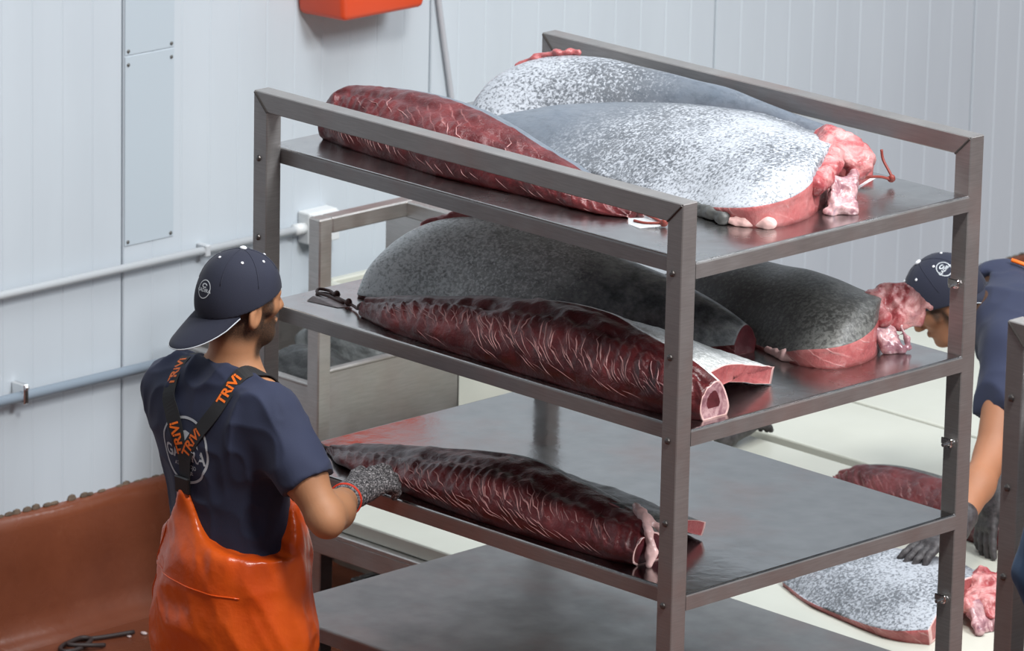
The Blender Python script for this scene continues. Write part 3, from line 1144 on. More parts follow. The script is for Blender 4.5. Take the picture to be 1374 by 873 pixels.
# ragged fat hanging at the cut end of the third-shelf loin
f = Field((1.10, .05, Z3 - .02), (1.36, .30, Z3 + .14), .004)
f.cone((1.225, .185, Z3 + .092), (1.27, .155, Z3 + .078), .012, .013, k=.01).cone((1.27, .155, Z3 + .078), (1.292, .145, Z3 + .035), .011, .013, k=.01).cone((1.292, .145, Z3 + .035), (1.298, .13, Z3 + .008), .013, .007, k=.01)
f.cone((1.20, .20, Z3 + .10), (1.16, .22, Z3 + .106), .014, .01, k=.01).cone((1.215, .19, Z3 + .095), (1.26, .21, Z3 + .07), .012, .014, k=.012)
V, Q = f.mesh()
V = V + vnormals(V, Q) * (fbm(V, 40, 3) * .008)[:, None]
obj('fat_trim', V, Q, 'fat', t7, smooth=True)


def fillet(name, z0, st, label, skinm, speck, seed=0, rings=None, fleshm='flesh_pink', ns=90, edge_flesh=True, group='skin-on tuna fillets'):
    """st rows: F(x,y), K(x,y), crest height, crest position, front edge height, back edge height"""
    S = []
    for (fx, fy), (kx, ky), h, c, ef, eb in st:
        def at(t, z):
            return (fx + (kx - fx) * t, fy + (ky - fy) * t, z0 + z)
        S.append([at(.025, 0), at(0, ef), at(c * .45, ef + (h - ef) * .70), at(c, h), at(c + (1 - c) * .55, eb + (h - eb) * .72), at(1, eb), at(.975, 0)])
    groups = [(0, 1, 0), (1, 5, 1), (5, 6, 0), (6, 0, 0)]

    def disp(V, s, a, g):
        e = np.where(g == 1, fbm(V, 5, seed, 2) * .012, fbm(V, 26, seed + 5, 3) * .010)
        return e * sst(V[:, 2] - z0, 0, .012)
    r = empty(name, (np.mean([q[0][0] for q in st]), np.mean([q[0][1] for q in st]), z0))
    tag(r, label, 'tuna fillet', group)
    loft('side_meat', S, groups, [fleshm, skinm, 'fat', 'dark_flesh'], r, ns=ns, ng=(5, 40, 4, 6), disp=disp, speck=speck,
         rib=lambda s, a, g: np.ones(len(s)), caprings=rings or ((.90, 2), (.75, 0), (.4, 0), (.15, 0)))
    return r


def collar(parent, prims, cuts, seed, mat='collar', h=.004, rough=.018, name='collar', plates=()):
    P = np.array([q for c in prims for q in (c[0], c[1])] + [p[0] for p in plates])
    f = Field(P.min(0) - .12, P.max(0) + .12, h)
    for a, b, ra, rb in prims:
        f.cone(a, b, ra, rb, k=.016)
    for c, r, fw, up in plates:
        f.ell(c, r, frame(fw, up), k=.012)
    for c, r in cuts:
        f.ell(c, r, k=.010, sub=True)
    V, Q = f.mesh()
    N = vnormals(V, Q)
    cr = 1 - np.abs(vnoise(V, 26, seed)) * 3
    V = V + N * (fbm(V, 34, seed + 2, 3) * rough + rough * .5 * np.maximum(cr, 0) - rough * .25)[:, None]
    zf = min(WL[parent.name].z + .002, 99)
    V[:, 2] = np.maximum(V[:, 2], zf)
    return obj(name, V, Q, mat, parent, smooth=True)


head_speck = lambda s, a, g: (.06 + .94 * sst(s + .10 * (.5 - a), .10, .46)) * (1 - .6 * sst(a, .66, .97))
T2 = fillet('tuna_fillet', Z1, [((.09, .68), (.02, .80), .03, .5, .006, .015), ((.13, .66), (.03, .93), .085, .55, .008, .05), ((.22, .67), (.12, 1.01), .132, .60, .010, .08), ((.38, .75), (.30, 1.015), .150, .60, .02, .10),
                              ((.56, .865), (.52, 1.015), .148, .55, .05, .10), ((.76, .925), (.76, 1.015), .130, .5, .06, .085), ((.97, .93), (.98, 1.015), .108, .5, .05, .07), ((1.12, .925), (1.13, 1.01), .098, .5, .04, .06), ((1.20, .915), (1.215, .99), .092, .5, .04, .05)],
            'silver tuna fillet at the back of the top shelf, lying partly under another', 'skin_silver', lambda s, a, g: (1 - sst(s, .28, .62)) * (1 - .35 * sst(a, .8, 1.0)), 11, rings=((.9, 0), (.6, 0), (.2, 0)))
collar(T2, [((.075, .86, Z1 + .093), (.12, .885, Z1 + .120), .009, .012), ((.12, .885, Z1 + .120), (.18, .91, Z1 + .141), .013, .012), ((.18, .91, Z1 + .141), (.23, .93, Z1 + .151), .010, .007)], [], 4, 'flesh_pink', rough=.012, name='flesh_rim')
T3 = fillet('tuna_fillet', Z1, [((.31, .50), (.27, .63), .042, .5, .008, .03), ((.45, .47), (.41, .76), .085, .6, .008, .05), ((.62, .45), (.53, .84), .106, .66, .008, .075), ((.82, .43), (.68, .90), .124, .66, .008, .095),
                              ((1.0, .41), (.83, .915), .138, .64, .010, .11), ((1.16, .385), (.97, .90), .146, .62, .018, .118), ((1.29, .355), (1.09, .87), .148, .60, .042, .12), ((1.375, .372), (1.15, .855), .146, .58, .056, .122), ((1.412, .44), (1.20, .84), .144, .55, .068, .122),
                              ((1.402, .535), (1.225, .832), .140, .55, .080, .122), ((1.36, .63), (1.24, .826), .137, .5, .094, .123), ((1.31, .72), (1.246, .82), .132, .5, .108, .124)],
            'big speckled silver tuna fillet with pink collar in the middle of the top shelf', 'skin_silver', head_speck, 12)
collar(T3, [((1.19, .825, Z1 + .128), (1.27, .80, Z1 + .132), .022, .026), ((1.24, .80, Z1 + .125), (1.33, .70, Z1 + .095), .034, .028), ((1.33, .70, Z1 + .09), (1.375, .60, Z1 + .07), .028, .024)], [((1.372, .748, Z1 + .082), (.026, .034, .012))], 14, rough=.011,
       plates=[((1.295, .795, Z1 + .112), (.075, .055, .026), (.8, .3, -.35), (.2, -.3, 1)), ((1.335, .805, Z1 + .078), (.026, .045, .034), (.6, .2, -.6), (.6, -.1, .7))])
collar(T3, [((1.35, .765, Z1 + .065), (1.395, .70, Z1 + .055), .014, .012), ((1.365, .745, Z1 + .055), (1.435, .668, Z1 + .012), .010, .012), ((1.36, .70, Z1 + .06), (1.41, .625, Z1 + .014), .012, .012), ((1.375, .715, Z1 + .055), (1.425, .648, Z1 + .012), .014, .010), ((1.435, .668, Z1 + .012), (1.40, .615, Z1 + .010), .010, .012)], [], 15,
       'membrane', rough=.014, name='membrane', plates=[((1.392, .682, Z1 + .038), (.055, .046, .011), (.45, -.35, -.6), (.7, .1, .6))])
collar(T3, [((1.345, .385, Z1 + .012), (1.405, .41, Z1 + .014), .010, .013), ((1.31, .36, Z1 + .012), (1.35, .375, Z1 + .014), .010, .014)], [], 9, 'fat', rough=.008, name='fat_trim')
collar(T3, [((1.13, .388, Z1 + .012), (1.22, .372, Z1 + .014), .011, .013), ((1.22, .372, Z1 + .014), (1.30, .352, Z1 + .016), .013, .014)], [], 19, 'skin_dark', rough=.012, name='fin_strip')

T4 = fillet('tuna_fillet', Z2, [((.11, .275), (.09, .34), .02, .5, .006, .015), ((.13, .25), (.07, .44), .09, .55, .008, .04), ((.20, .265), (.10, .58), .158, .62, .010, .08), ((.34, .325), (.22, .68), .188, .66, .012, .11),
                              ((.52, .345), (.42, .74), .186, .66, .012, .11), ((.72, .40), (.66, .74), .158, .64, .012, .09), ((.92, .48), (.89, .715), .128, .6, .012, .07), ((1.06, .55), (1.05, .68), .096, .55, .018, .05), ((1.13, .59), (1.14, .655), .074, .5, .03, .035)],
            'rounded grey tuna fillet standing behind the red loin on the second shelf', 'skin_grey', lambda s, a, g: 1 - sst(s, .35, .75), 21, rings=((.92, 0), (.6, 3), (.2, 3)), fleshm='flesh')
collar(T4, [((.12, .49, Z2 + .148), (.18, .54, Z2 + .177), .009, .012), ((.18, .54, Z2 + .177), (.25, .58, Z2 + .190), .013, .012), ((.25, .58, Z2 + .190), (.33, .62, Z2 + .194), .011, .006)], [], 7, 'flesh_pink', rough=.012, name='flesh_rim')
T6 = fillet('tuna_fillet', Z2, [((.62, .82), (.62, .90), .05, .5, .01, .02), ((.78, .775), (.74, .97), .11, .55, .01, .05), ((.95, .72), (.88, 1.00), .145, .58, .01, .08), ((1.1, .685), (1.02, 1.005), .158, .58, .012, .10),
                              ((1.21, .655), (1.13, 1.0), .160, .56, .02, .11), ((1.30, .645), (1.20, .995), .150, .55, .044, .11), ((1.372, .68), (1.24, .985), .143, .55, .058, .11), ((1.39, .75), (1.262, .98), .137, .55, .066, .11), ((1.375, .83), (1.275, .975), .130, .5, .078, .108), ((1.335, .90), (1.28, .97), .122, .5, .09, .105)],
            'dark grey tuna fillet with pink collar at the end of the second shelf', 'skin_dark', lambda s, a, g: .5 + .3 * s, 22)
collar(T6, [((1.275, .935, Z2 + .118), (1.34, .90, Z2 + .085), .018, .016), ((1.345, 1.015, Z2 + .118), (1.375, 1.04, Z2 + .100), .012, .006)], [], 24,
       plates=[((1.318, .965, Z2 + .100), (.068, .062, .016), (.5, .55, .15), (.75, -.35, .55)), ((1.345, .985, Z2 + .092), (.05, .045, .014), (.3, .75, .1), (.8, -.2, .5))], rough=.014)
collar(T6, [((1.335, .91, Z2 + .06), (1.385, .925, Z2 + .012), .010, .012), ((1.335, .885, Z2 + .055), (1.365, .895, Z2 + .010), .012, .010), ((1.36, .955, Z2 + .06), (1.392, .95, Z2 + .012), .008, .008)], [], 25, 'membrane', rough=.012, name='membrane',
       plates=[((1.355, .918, Z2 + .036), (.044, .036, .010), (.4, .0, -.8), (.8, .1, .4))])
collar(T6, [((1.17, .672, Z2 + .010), (1.24, .66, Z2 + .012), .009, .013), ((1.24, .66, Z2 + .012), (1.31, .668, Z2 + .012), .013, .012)], [], 26, 'fat', rough=.006, name='fat_trim')
# third small tail seen above the flap on the second shelf is the cut end of the grey side

T9 = fillet('tuna_fillet', TZ, [((.40, 1.60), (.34, 1.70), .03, .5, .012, .02), ((.55, 1.53), (.43, 1.84), .09, .6, .015, .05), ((.74, 1.49), (.58, 1.92), .116, .6, .02, .07), ((.90, 1.475), (.74, 1.93), .118, .58, .03, .08), ((1.0, 1.52), (.86, 1.91), .112, .55, .045, .08)],
            'speckled silver tuna fillet on the low cutting table under a gloved hand', 'skin_silver', lambda s, a, g: .7 + .3 * s, 31)
collar(T9, [((.87, 1.885, TZ + .085), (.93, 1.89, TZ + .085), .022, .016), ((.93, 1.80, TZ + .07), (.96, 1.72, TZ + .06), .026, .022)], [], 34,
       plates=[((.945, 1.845, TZ + .075), (.07, .055, .022), (.8, .3, -.3), (.3, -.2, 1)), ((1.0, 1.79, TZ + .05), (.05, .05, .02), (.6, -.4, -.5), (.7, .1, .6))])
collar(T9, [((.99, 1.78, TZ + .05), (1.05, 1.75, TZ + .012), .012, .012), ((.97, 1.73, TZ + .04), (1.03, 1.69, TZ + .012), .014, .012)], [], 35, 'membrane', rough=.012, name='membrane',
       plates=[((1.0, 1.74, TZ + .032), (.05, .045, .012), (.5, -.2, -.6), (.7, .1, .6))])
t8 = loin('tuna_loin', TZ, [(-.12, 2.36, 2.40, .05, 2.50), (-.02, 2.33, 2.40, .09, 2.53), (.12, 2.31, 2.40, .11, 2.54), (.28, 2.30, 2.40, .115, 2.54), (.44, 2.28, 2.39, .10, 2.53), (.56, 2.28, 2.36, .07, 2.50), (.63, 2.30, 2.35, .04, 2.44)],
          'red loin lying on the low cutting table under the bent worker', 'skin_dark', seed=8)

# tags and cords -------------------------------------------------------
cord_tag('fish_tag', [(1.105, .245, Z1 + .018), (1.14, .25, Z1 + .012), (1.20, .235, Z1 + .010), (1.225, .225, Z1 + .012), (1.19, .20, Z1 + .008), (1.15, .20, Z1 + .006)], .0036, 'cord_red', [(1.228, .222, Z1 + .012)],
         [(1.115, .215, Z1 + .003), (1.15, .255, Z1 + .004), (1.215, .235, Z1 + .007), (1.235, .20, Z1 + .009), (1.205, .165, Z1 + .004), (1.155, .175, Z1 + .003)], 'tag', 'white tag on a red cord at the tail of the top-shelf red loin')
cord_tag('fish_tag', [(1.335, .80, Z1 + .05), (1.32, .86, Z1 + .04), (1.31, .91, Z1 + .03), (1.315, .945, Z1 + .02), (1.30, .955, Z1 + .03), (1.275, .955, Z1 + .06), (1.268, .955, Z1 + .085)], .0036, 'cord_red', [(1.313, .945, Z1 + .02)],
         [(1.29, .845, Z1 + .004), (1.30, .885, Z1 + .022), (1.285, .935, Z1 + .024), (1.255, .93, Z1 + .012), (1.265, .875, Z1 + .003)], 'tag', 'white tag on a red cord beside the pink collar on the top shelf')
cord_tag('fish_tag', [(.275, .14, Z2 + .03), (.235, .15, Z2 + .012), (.20, .165, Z2 + .010), (.15, .175, Z2 + .012), (.10, .20, Z2 + .006), (.05, .225, Z2 + .006), (.02, .215, Z2 + .007), (.04, .19, Z2 + .006), (.09, .185, Z2 + .007), (.16, .17, Z2 + .008)], .0042, 'cord_brown',
         [(.175, .172, Z2 + .012), (.095, .205, Z2 + .010), (.245, .15, Z2 + .02)],
         [(.07, .125, Z2 + .003), (.05, .165, Z2 + .004), (.12, .19, Z2 + .006), (.19, .175, Z2 + .004), (.17, .14, Z2 + .003)], 'tag_dirty', 'stained tag on a brown cord at the end of the second shelf')
c3 = obj('cord', *tube([(.10, .20, Z3 + .012), (.06, .205, Z3 + .006), (.03, .215, Z3 + .005), (.012, .20, Z3 + .005), (.04, .175, Z3 + .005), (.09, .17, Z3 + .006)], .004, 7, 30), 'cord_brown', None, (.06, .2, Z3), True)
tag(c3, 'brown cord trailing from the loin on the third shelf', 'cord')

# cord and scraps on the floor by the cove
rp = obj('floor_cord', *tube([(-1.80, 1.17, .012), (-1.83, 1.07, .010), (-1.86, .99, .010), (-1.84, .92, .010), (-1.80, .90, .012), (-1.79, .95, .012), (-1.82, 1.02, .016), (-1.845, 1.0, .020), (-1.82, .93, .022), (-1.78, .98, .018), (-1.77, 1.03, .010)], .007, 7, 70), 'rope', None, (-1.82, 1.0, 0), True)
tag(rp, 'dark cord lying in a loose coil on the red-brown floor', 'cord')
for x, y, r, lb in ((-1.79, .90, .022, 'largest pale scrap on the floor, under the loop of the dark cord'), (-1.82, 1.01, .014, 'pale scrap lying inside the coil of the dark cord'),
                    (-1.79, 1.20, .013, 'pale oval scrap on the floor past the straight end of the cord'), (-1.80, 1.15, .009, 'tiny pale scrap touching the straight end of the dark cord')):
    o = obj('fish_scrap', *ball((x, y, r * .3), (r, r * .7, r * .35), 8, 6), 'scrap', None, (x, y, 0), True)
    tag(o, lb, 'scrap', 'scraps on the floor')


# ================================================================== PEOPLE
def text_data(s, size, bold=.0):
    cu = bpy.data.curves.new('t', 'FONT')
    cu.body = s
    cu.size = size
    cu.offset = bold
    cu.align_x = 'CENTER'
    cu.align_y = 'CENTER'
    cu.resolution_u = 3
    o = bpy.data.objects.new('t', cu)
    COL.objects.link(o)
    dg = bpy.context.evaluated_depsgraph_get()
    me = o.evaluated_get(dg).to_mesh()
    V = np.array([v.co[:] for v in me.vertices])
    Fc = [list(p.vertices) for p in me.polygons]
    o.evaluated_get(dg).to_mesh_clear()
    bpy.data.objects.remove(o)
    bpy.data.curves.remove(cu)
    return V, Fc


def hand_field(f, wrist, A, curl, side=1, s=1.0, spread=.5, thumb=(.55, .5)):
    """A rows: towards the fingers, towards the thumb, out of the back of the hand. curl: bend per finger (radians per joint)"""
    d, t, n = A
    w = np.asarray(wrist, float)

    def P(a, b, c):
        return w + s * (a * d + b * t + c * n)
    f.cone(P(0, 0, 0), P(.035, 0, 0), .030 * s, .033 * s, k=.015)
    for b in (-.026, -.009, .009, .026):
        f.cone(P(.02, b * .7, 0), P(.082, b, .002), .018 * s, .0145 * s, k=.014)
    for i, (b, L) in enumerate(((.030, .072), (.010, .080), (-.010, .074), (-.029, .058))):
        p = P(.085, b, 0)
        ang = 0.0
        dirv = d + t * (b * spread * 6)
        for j, q in enumerate((.45, .31, .24)):
            ang += curl[i] * (.8 if j == 0 else 1.0)
            v = unit(math.cos(ang) * unit(dirv) - math.sin(ang) * n)
            e = p + v * L * q * s
            f.cone(p, e, (.0112 - .001 * j) * s, (.0104 - .001 * j) * s, k=.005)
            p = e
    p = P(.022, .026, -.004)
    e = P(.055, .052, -.012)
    f.cone(p, e, .015 * s, .0125 * s, k=.012)
    v = unit(math.cos(thumb[0]) * d + .45 * t - math.sin(thumb[1]) * n)
    e2 = e + v * .03 * s
    f.cone(e, e2, .0125 * s, .0115 * s, k=.005)
    f.cone(e2, e2 + unit(v - .5 * t - .4 * n) * .026 * s, .0112 * s, .0095 * s, k=.005)


def head_field(f, c, A, s=1.0):
    def P(a, b, u):
        return np.asarray(c) + s * (a * A[0] + b * A[1] + u * A[2])
    f.ell(P(-.008, 0, .035), np.array((.098, .077, .088)) * s, A, k=.02)
    f.cone(P(.035, 0, .0), P(.052, 0, -.07), .058 * s, .040 * s, k=.03)
    for q in (1, -1):
        f.cone(P(.0, q * .046, -.045), P(.062, q * .016, -.088), .024 * s, .022 * s, k=.025)
        f.cone(P(.078, q * .022, .030), P(.070, q * .045, .026), .014 * s, .011 * s, k=.015)
        f.cone(P(.062, q * .044, -.012), P(.045, q * .058, -.010), .018 * s, .015 * s, k=.02)
        f.ell(P(.094, q * .031, .008), np.array((.013, .015, .011)) * s, A, k=.012, sub=True)
        f.ell(P(.081, q * .031, .008), np.array((.011, .012, .010)) * s, A, k=.003)
        f.cone(P(.096, q * .006, -.052), P(.088, q * .022, -.054), .0085 * s, .005 * s, k=.008)
        f.ell(P(-.008, q * .080, -.022), np.array((.024, .0085, .034)) * s, frame(A[0] * 1 + A[1] * q * -.35 + A[2] * -.15, A[2]), k=.008)
        f.ell(P(.000, q * .090, -.022), np.array((.012, .009, .020)) * s, A, k=.004, sub=True)
    f.cone(P(.090, 0, .018), P(.110, 0, -.018), .009 * s, .0125 * s, k=.014)
    f.cone(P(.100, .011, -.022), P(.100, -.011, -.022), .0085 * s, .0085 * s, k=.008)
    f.cone(P(.078, 0, -.085), P(.086, 0, -.088), .016 * s, .014 * s, k=.02)


def hair_mask(V, c, A, beard=True):
    q = (V - np.asarray(c)) @ A.T
    a, b, u = q[:, 0], np.abs(q[:, 1]), q[:, 2]
    near = (np.abs(a) < .16) & (b < .12) & (np.abs(u) < .16)
    ear = np.exp(-(((a + .008) / .030) ** 2 + ((u + .022) / .040) ** 2) * 1.3) * sst(b, .066, .074)
    back = sst(-a, -.045, -.02) * sst(u, -.118, -.066) * .93
    side = sst(.058 - a, 0, .014) * sst(u, -.035, -.01)
    m = np.maximum(back, side)
    if beard:
        jaw = sst(a, .008, .03) * sst(-u, .028, .052) * (1 - sst(-u, .13, .15)) * sst(b + np.maximum(-u - .04, 0) * .8 + np.maximum(.09 - a, 0), .030, .040)
        mous = sst(a, .075, .088) * sst(-u, .030, .036) * (1 - sst(-u, .046, .05)) * (1 - sst(b, .030, .036))
        burn = sst(a, .012, .022) * (1 - sst(a, .042, .055)) * sst(-u, -.03, -.01) * (1 - sst(-u, .06, .08)) * sst(b, .05, .06)
        m = np.maximum(np.maximum(m, jaw * .97), np.maximum(mous * .9, burn))
    m = np.maximum(m - ear * 1.6, 0)
    return np.where(near, m, 0)


def make_cap(parent, c, A, s=1.0, badge_at=(1.50, math.pi + .12)):
    c = np.asarray(c, float)

    def P(a, b, u):
        return c + s * (a * A[0] + b * A[1] + u * A[2])
    cc = P(-.010, 0, .030)
    R = np.array((.109, .0885, .096)) * s
    f = Field(cc - .15, cc + .15, .0035)
    f.ell(cc, R, A, k=.001)
    f.ell(P(-.008, 0, .055), np.array((.092, .078, .072)) * s, A, k=.02)
    f.ell(P(-.013, 0, -.012), np.array((.109, .089, .090)) * s, A, k=.03)
    f.ell(cc - A[2] * .006, R - .0045, A, k=.001, sub=True)
    f.ell(P(-.013, 0, -.016), np.array((.1045, .0845, .086)) * s, A, k=.001, sub=True)
    slope = .40

    def below(X, Y, Z):
        q = [(X - c[0]) * A[i][0] + (Y - c[1]) * A[i][1] + (Z - c[2]) * A[i][2] for i in range(3)]
        return (.004 + slope * q[0] - q[2]) * .92
    f.cut(below)
    V, Q = f.mesh()
    V = smooth_mesh(V, Q, 1)
    cap = obj('cap', V, Q, 'navy_cap', parent, smooth=True)
    bvh = BVHTree.FromPolygons([Vector(p) for p in V], Q.tolist())

    def onto(th, ph, off=.0):
        """th from the crown, ph around (0 = towards the face)"""
        d = math.sin(th) * math.cos(ph) * A[0] + math.sin(th) * math.sin(ph) * A[1] + math.cos(th) * A[2]
        o = cc + d * .4
        h, n, _, _ = bvh.ray_cast(Vector(o), Vector(-d))
        if h is None:
            return cc + d * .1, d
        return np.array(h) + np.array(n) * off, np.array(n)
    for k in range(6):
        ph = math.pi / 6 + k * math.pi / 3
        pts = [onto(th, ph, .0003)[0] for th in np.linspace(.06, 1.35 if math.cos(ph) < .5 else 1.0, 14)]
        obj('seam', *tube(pts, .0011, 5), 'navy_cap', cap, smooth=True)
        p, n = onto(.66, k * math.pi / 3, .0008)
        obj('eyelet', *ball(p, (.0042, .0042, .0022), 8, 5, frame(np.cross(n, A[1]) + 1e-4, n)), 'cap_white', cap, smooth=True)
    p, n = onto(.02, 0, .002)
    obj('button', *ball(p, (.0095, .0095, .005), 10, 6, A), 'cap_white', cap, smooth=True)
    # bill at the back, sloping down
    V, Fc = [], []
    na, nr = 25, 9
    for layer in (0, 1):
        for i in range(na):
            ph = math.pi + (i / (na - 1) - .5) * 2 * 1.18
            a0, b0 = math.cos(ph) * .106 - .010, math.sin(ph) * .086
            for j in range(nr):
                r = j / (nr - 1)
                w = math.cos((i / (na - 1) - .5) * math.pi) ** .5 if 0 < i < na - 1 else 0
                ext = .076 * r * w
                a = a0 - ext
                b = b0 * (1 + .10 * r * w)
                u0 = .004 + slope * (a0) + .006
                u = u0 - ext * .80 - .012 * r * r * w - (b / .09) ** 2 * .016 * r - layer * .003
                V.append(tuple(P(a, b, u)))
    m = na * nr
    for i in range(na - 1):
        for j in range(nr - 1):
            q = i * nr + j
            Fc.append([q, q + 1, q + nr + 1, q + nr])
            Fc.append([m + q, m + q + nr, m + q + nr + 1, m + q + 1])
        q = i * nr + nr - 1
        Fc.append([q, q + m, q + m + nr, q + nr])
    br = obj('bill', V, Fc, 'navy_cap', cap, smooth=True)
    edge = [V[m + i * nr + nr - 1] for i in range(na)]
    obj('piping', *tube(edge, .0016, 5), 'print_white', br, smooth=True)
    # round badge above the bill
    C0, n0 = onto(*badge_at)
    tx_ = unit(np.cross(A[2], n0))
    ty_ = np.cross(n0, tx_)

    def badge(V2):
        out = []
        for x, y in V2:
            o = C0 + tx_ * x + ty_ * y + n0 * .05
            h, n, _, _ = bvh.ray_cast(Vector(o), Vector(-n0))
            out.append(tuple((np.array(h) if h else o - n0 * .05) + n0 * .0012))
        return out
    ring = [(.021 * math.cos(a) * k, .024 * math.sin(a) * k) for k in (1.0, .90) for a in np.linspace(0, 2 * math.pi, 33)[:-1]]
    obj('badge_ring', badge(ring), [[i, (i + 1) % 32, 32 + (i + 1) % 32, 32 + i] for i in range(32)], 'print_white', cap)
    tv, tf = text_data('GADIRA', .0125, .0003)
    obj('lettering', badge(tv[:, :2] + np.array((0, -.003))), tf, 'print_white', cap)
    arc = [(.009 * math.cos(a) * k, .009 + .006 * math.sin(a) * k) for k in (1.0, .55) for a in np.linspace(.2, 2 * math.pi - .6, 13)]
    obj('emblem', badge(arc), [[i, i + 1, 14 + i, 13 + i] for i in range(12)], 'print_white', cap)
    return cap


def wrinkle(V, N, seed, amp, sc=(6, 6, 14)):
    a = 1 - np.abs(vnoise(V * np.array(sc), 1.0, seed)) * 2.4
    b = 1 - np.abs(vnoise(V * np.array(sc) * 1.9, 1.0, seed + 4)) * 2.4
    return V + N * (amp * (np.maximum(a, 0) ** 2 - .4) + amp * .5 * (np.maximum(b, 0) ** 2 - .4))[:, None]


def build_cloth(f, name, mat, parent, seed, amp, sc=(6, 6, 14), keep=None):
    V, Q = f.mesh()
    V = smooth_mesh(V, Q, 2)
    N = vnormals(V, Q)
    V = wrinkle(V, N, seed, amp, sc)
    o = obj(name, V, Q, mat, parent, smooth=True)
    return o, V, Q


# ---------------- worker at the rack, seen from behind
w1 = empty('person', (.22, -.28, 0))
tag(w1, 'person in orange bib trousers and backward navy cap, gloved hand holding a loin', 'person')
HC = np.array((.248, -.258, 1.722))
HA = frame((math.cos(math.radians(79)), math.sin(math.radians(79)), -.08))
SR, ER, WR = np.array((.402, -.285, 1.455)), np.array((.588, -.278, 1.238)), np.array((.468, -.092, 1.232))
SL, EL, WLh = np.array((.02, -.275, 1.455)), np.array((-.05, -.16, 1.24)), np.array((.10, -.055, 1.30))


def torso(f, g, k=.05):
    f.ell((.21, -.275, 1.335), (.188 + g, .118 + g, .215 + g), k=k)
    f.ell((.225, -.268, 1.12), (.160 + g, .112 + g, .20 + g), k=k)
    f.ell((.12, -.30, 1.41), (.105 + g, .082 + g, .10 + g), k=k)
    f.ell((.30, -.30, 1.41), (.105 + g, .082 + g, .10 + g), k=k)
    f.cone((.075, -.28, 1.462), (.345, -.28, 1.462), .066 + g, .066 + g, k=k)
    f.cone((.225, -.272, 1.535), (.10, -.28, 1.487), .052 + g, .048 + g, k=k)
    f.cone((.225, -.272, 1.535), (.33, -.28, 1.487), .052 + g, .048 + g, k=k)
    f.ell((.235, -.265, 1.0), (.165 + g, .122 + g, .12 + g), k=k)


f = Field((-.22, -.50, 0), (.72, .12, 1.90), .0052)
torso(f, 0)
head_field(f, HC, HA)
f.cone(HC + HA[0] * -.022 + HA[2] * -.06, (.232, -.268, 1.53), .057, .064, k=.03)
for a, b, c in ((SR, ER, WR), (SL, EL, WLh)):
    f.cone(a, a * .45 + b * .55, .062, .056, k=.03)
    f.cone(a * .6 + b * .4 + np.array((.006, -.008, 0)), b * .9 + a * .1, .052, .046, k=.03)
    f.cone(b, b * .62 + c * .38, .045, .047, k=.025)
    f.cone(b * .62 + c * .38, c, .047, .030, k=.025)
    f.cone(b, b + (b - (a + c) / 2) * .06, .042, .036, k=.02)
for x, sgn in ((.145, -1), (.325, 1)):
    f.cone((x, -.265, .93), (x + .01 * sgn, -.255, .52), .088, .058, k=.04)
    f.cone((x + .01 * sgn, -.255, .52), (x + .01 * sgn, -.275, .09), .056, .04, k=.03)
    f.cone((x + .01 * sgn, -.29, .05), (x + .02 * sgn, -.13, .035), .045, .034, k=.03)
V, Q = f.mesh()
body1 = obj('body', V, Q, 'skin1', w1, smooth=True, attrs={'hair': hair_mask(V, HC, HA)})

# shirt
f = Field((-.22, -.50, .95), (.68, .02, 1.66), .006)
torso(f, .013)
f.cone(SR, ER, .079, .072, k=.05)
f.cone(SL, EL, .079, .072, k=.05)
dR, dL = unit(ER - SR), unit(EL - SL)
eR, eL = SR + (ER - SR) * .66, SL + (EL - SL) * .66
f.cut(lambda X, Y, Z: np.where(X > .44, (X - eR[0]) * dR[0] + (Y - eR[1]) * dR[1] + (Z - eR[2]) * dR[2], -.1))
f.cut(lambda X, Y, Z: np.where((X < .06) & (Z < 1.40), (X - eL[0]) * dL[0] + (Y - eL[1]) * dL[1] + (Z - eL[2]) * dL[2], -.1))
f.cut(lambda X, Y, Z: (Z - (1.562 - .5 * (Y + .30))) * .85)
f.cut(lambda X, Y, Z: 1.0 - Z)
shirt, SV, SQ = build_cloth(f, 'shirt', 'navy', w1, 3, .011, (10, 10, 7))
sb = BVHTree.FromPolygons([Vector(p) for p in SV], SQ.tolist())
th = np.linspace(0, 2 * math.pi, 40)

# bib trousers
f = Field((-.12, -.56, .05), (.60, .04, 1.46), .007)
torso(f, .026)
f.ell((.262, -.268, 1.08), (.188, .150, .13), k=.05)
f.ell((.245, -.265, 1.0), (.208, .165, .15), k=.05)
f.ell((.25, -.27, .86), (.212, .172, .20), k=.06)
for x in (.130, .345):
    f.cone((x, -.27, .88), (x, -.26, .50), .135, .110, k=.05)
    f.cone((x, -.26, .50), (x, -.27, .12), .110, .095, k=.04)
xs_ = .195


def bibtop(X, Y, Z):
    back = (Y < -.27)
    dx = np.abs(X - xs_)
    zb = 1.105 + .155 * np.exp(-(dx / .062) ** 1.45)
    zb = np.where(X < xs_, 1.115 + .145 * np.exp(-(dx / .05) ** 1.5), zb)
    zf = 1.20
    t_ = np.clip((Y + .26) / .05, 0, 1)
    zt = np.where(back, zb, zb * (1 - t_) + zf * t_)
    return (Z - zt) * .6


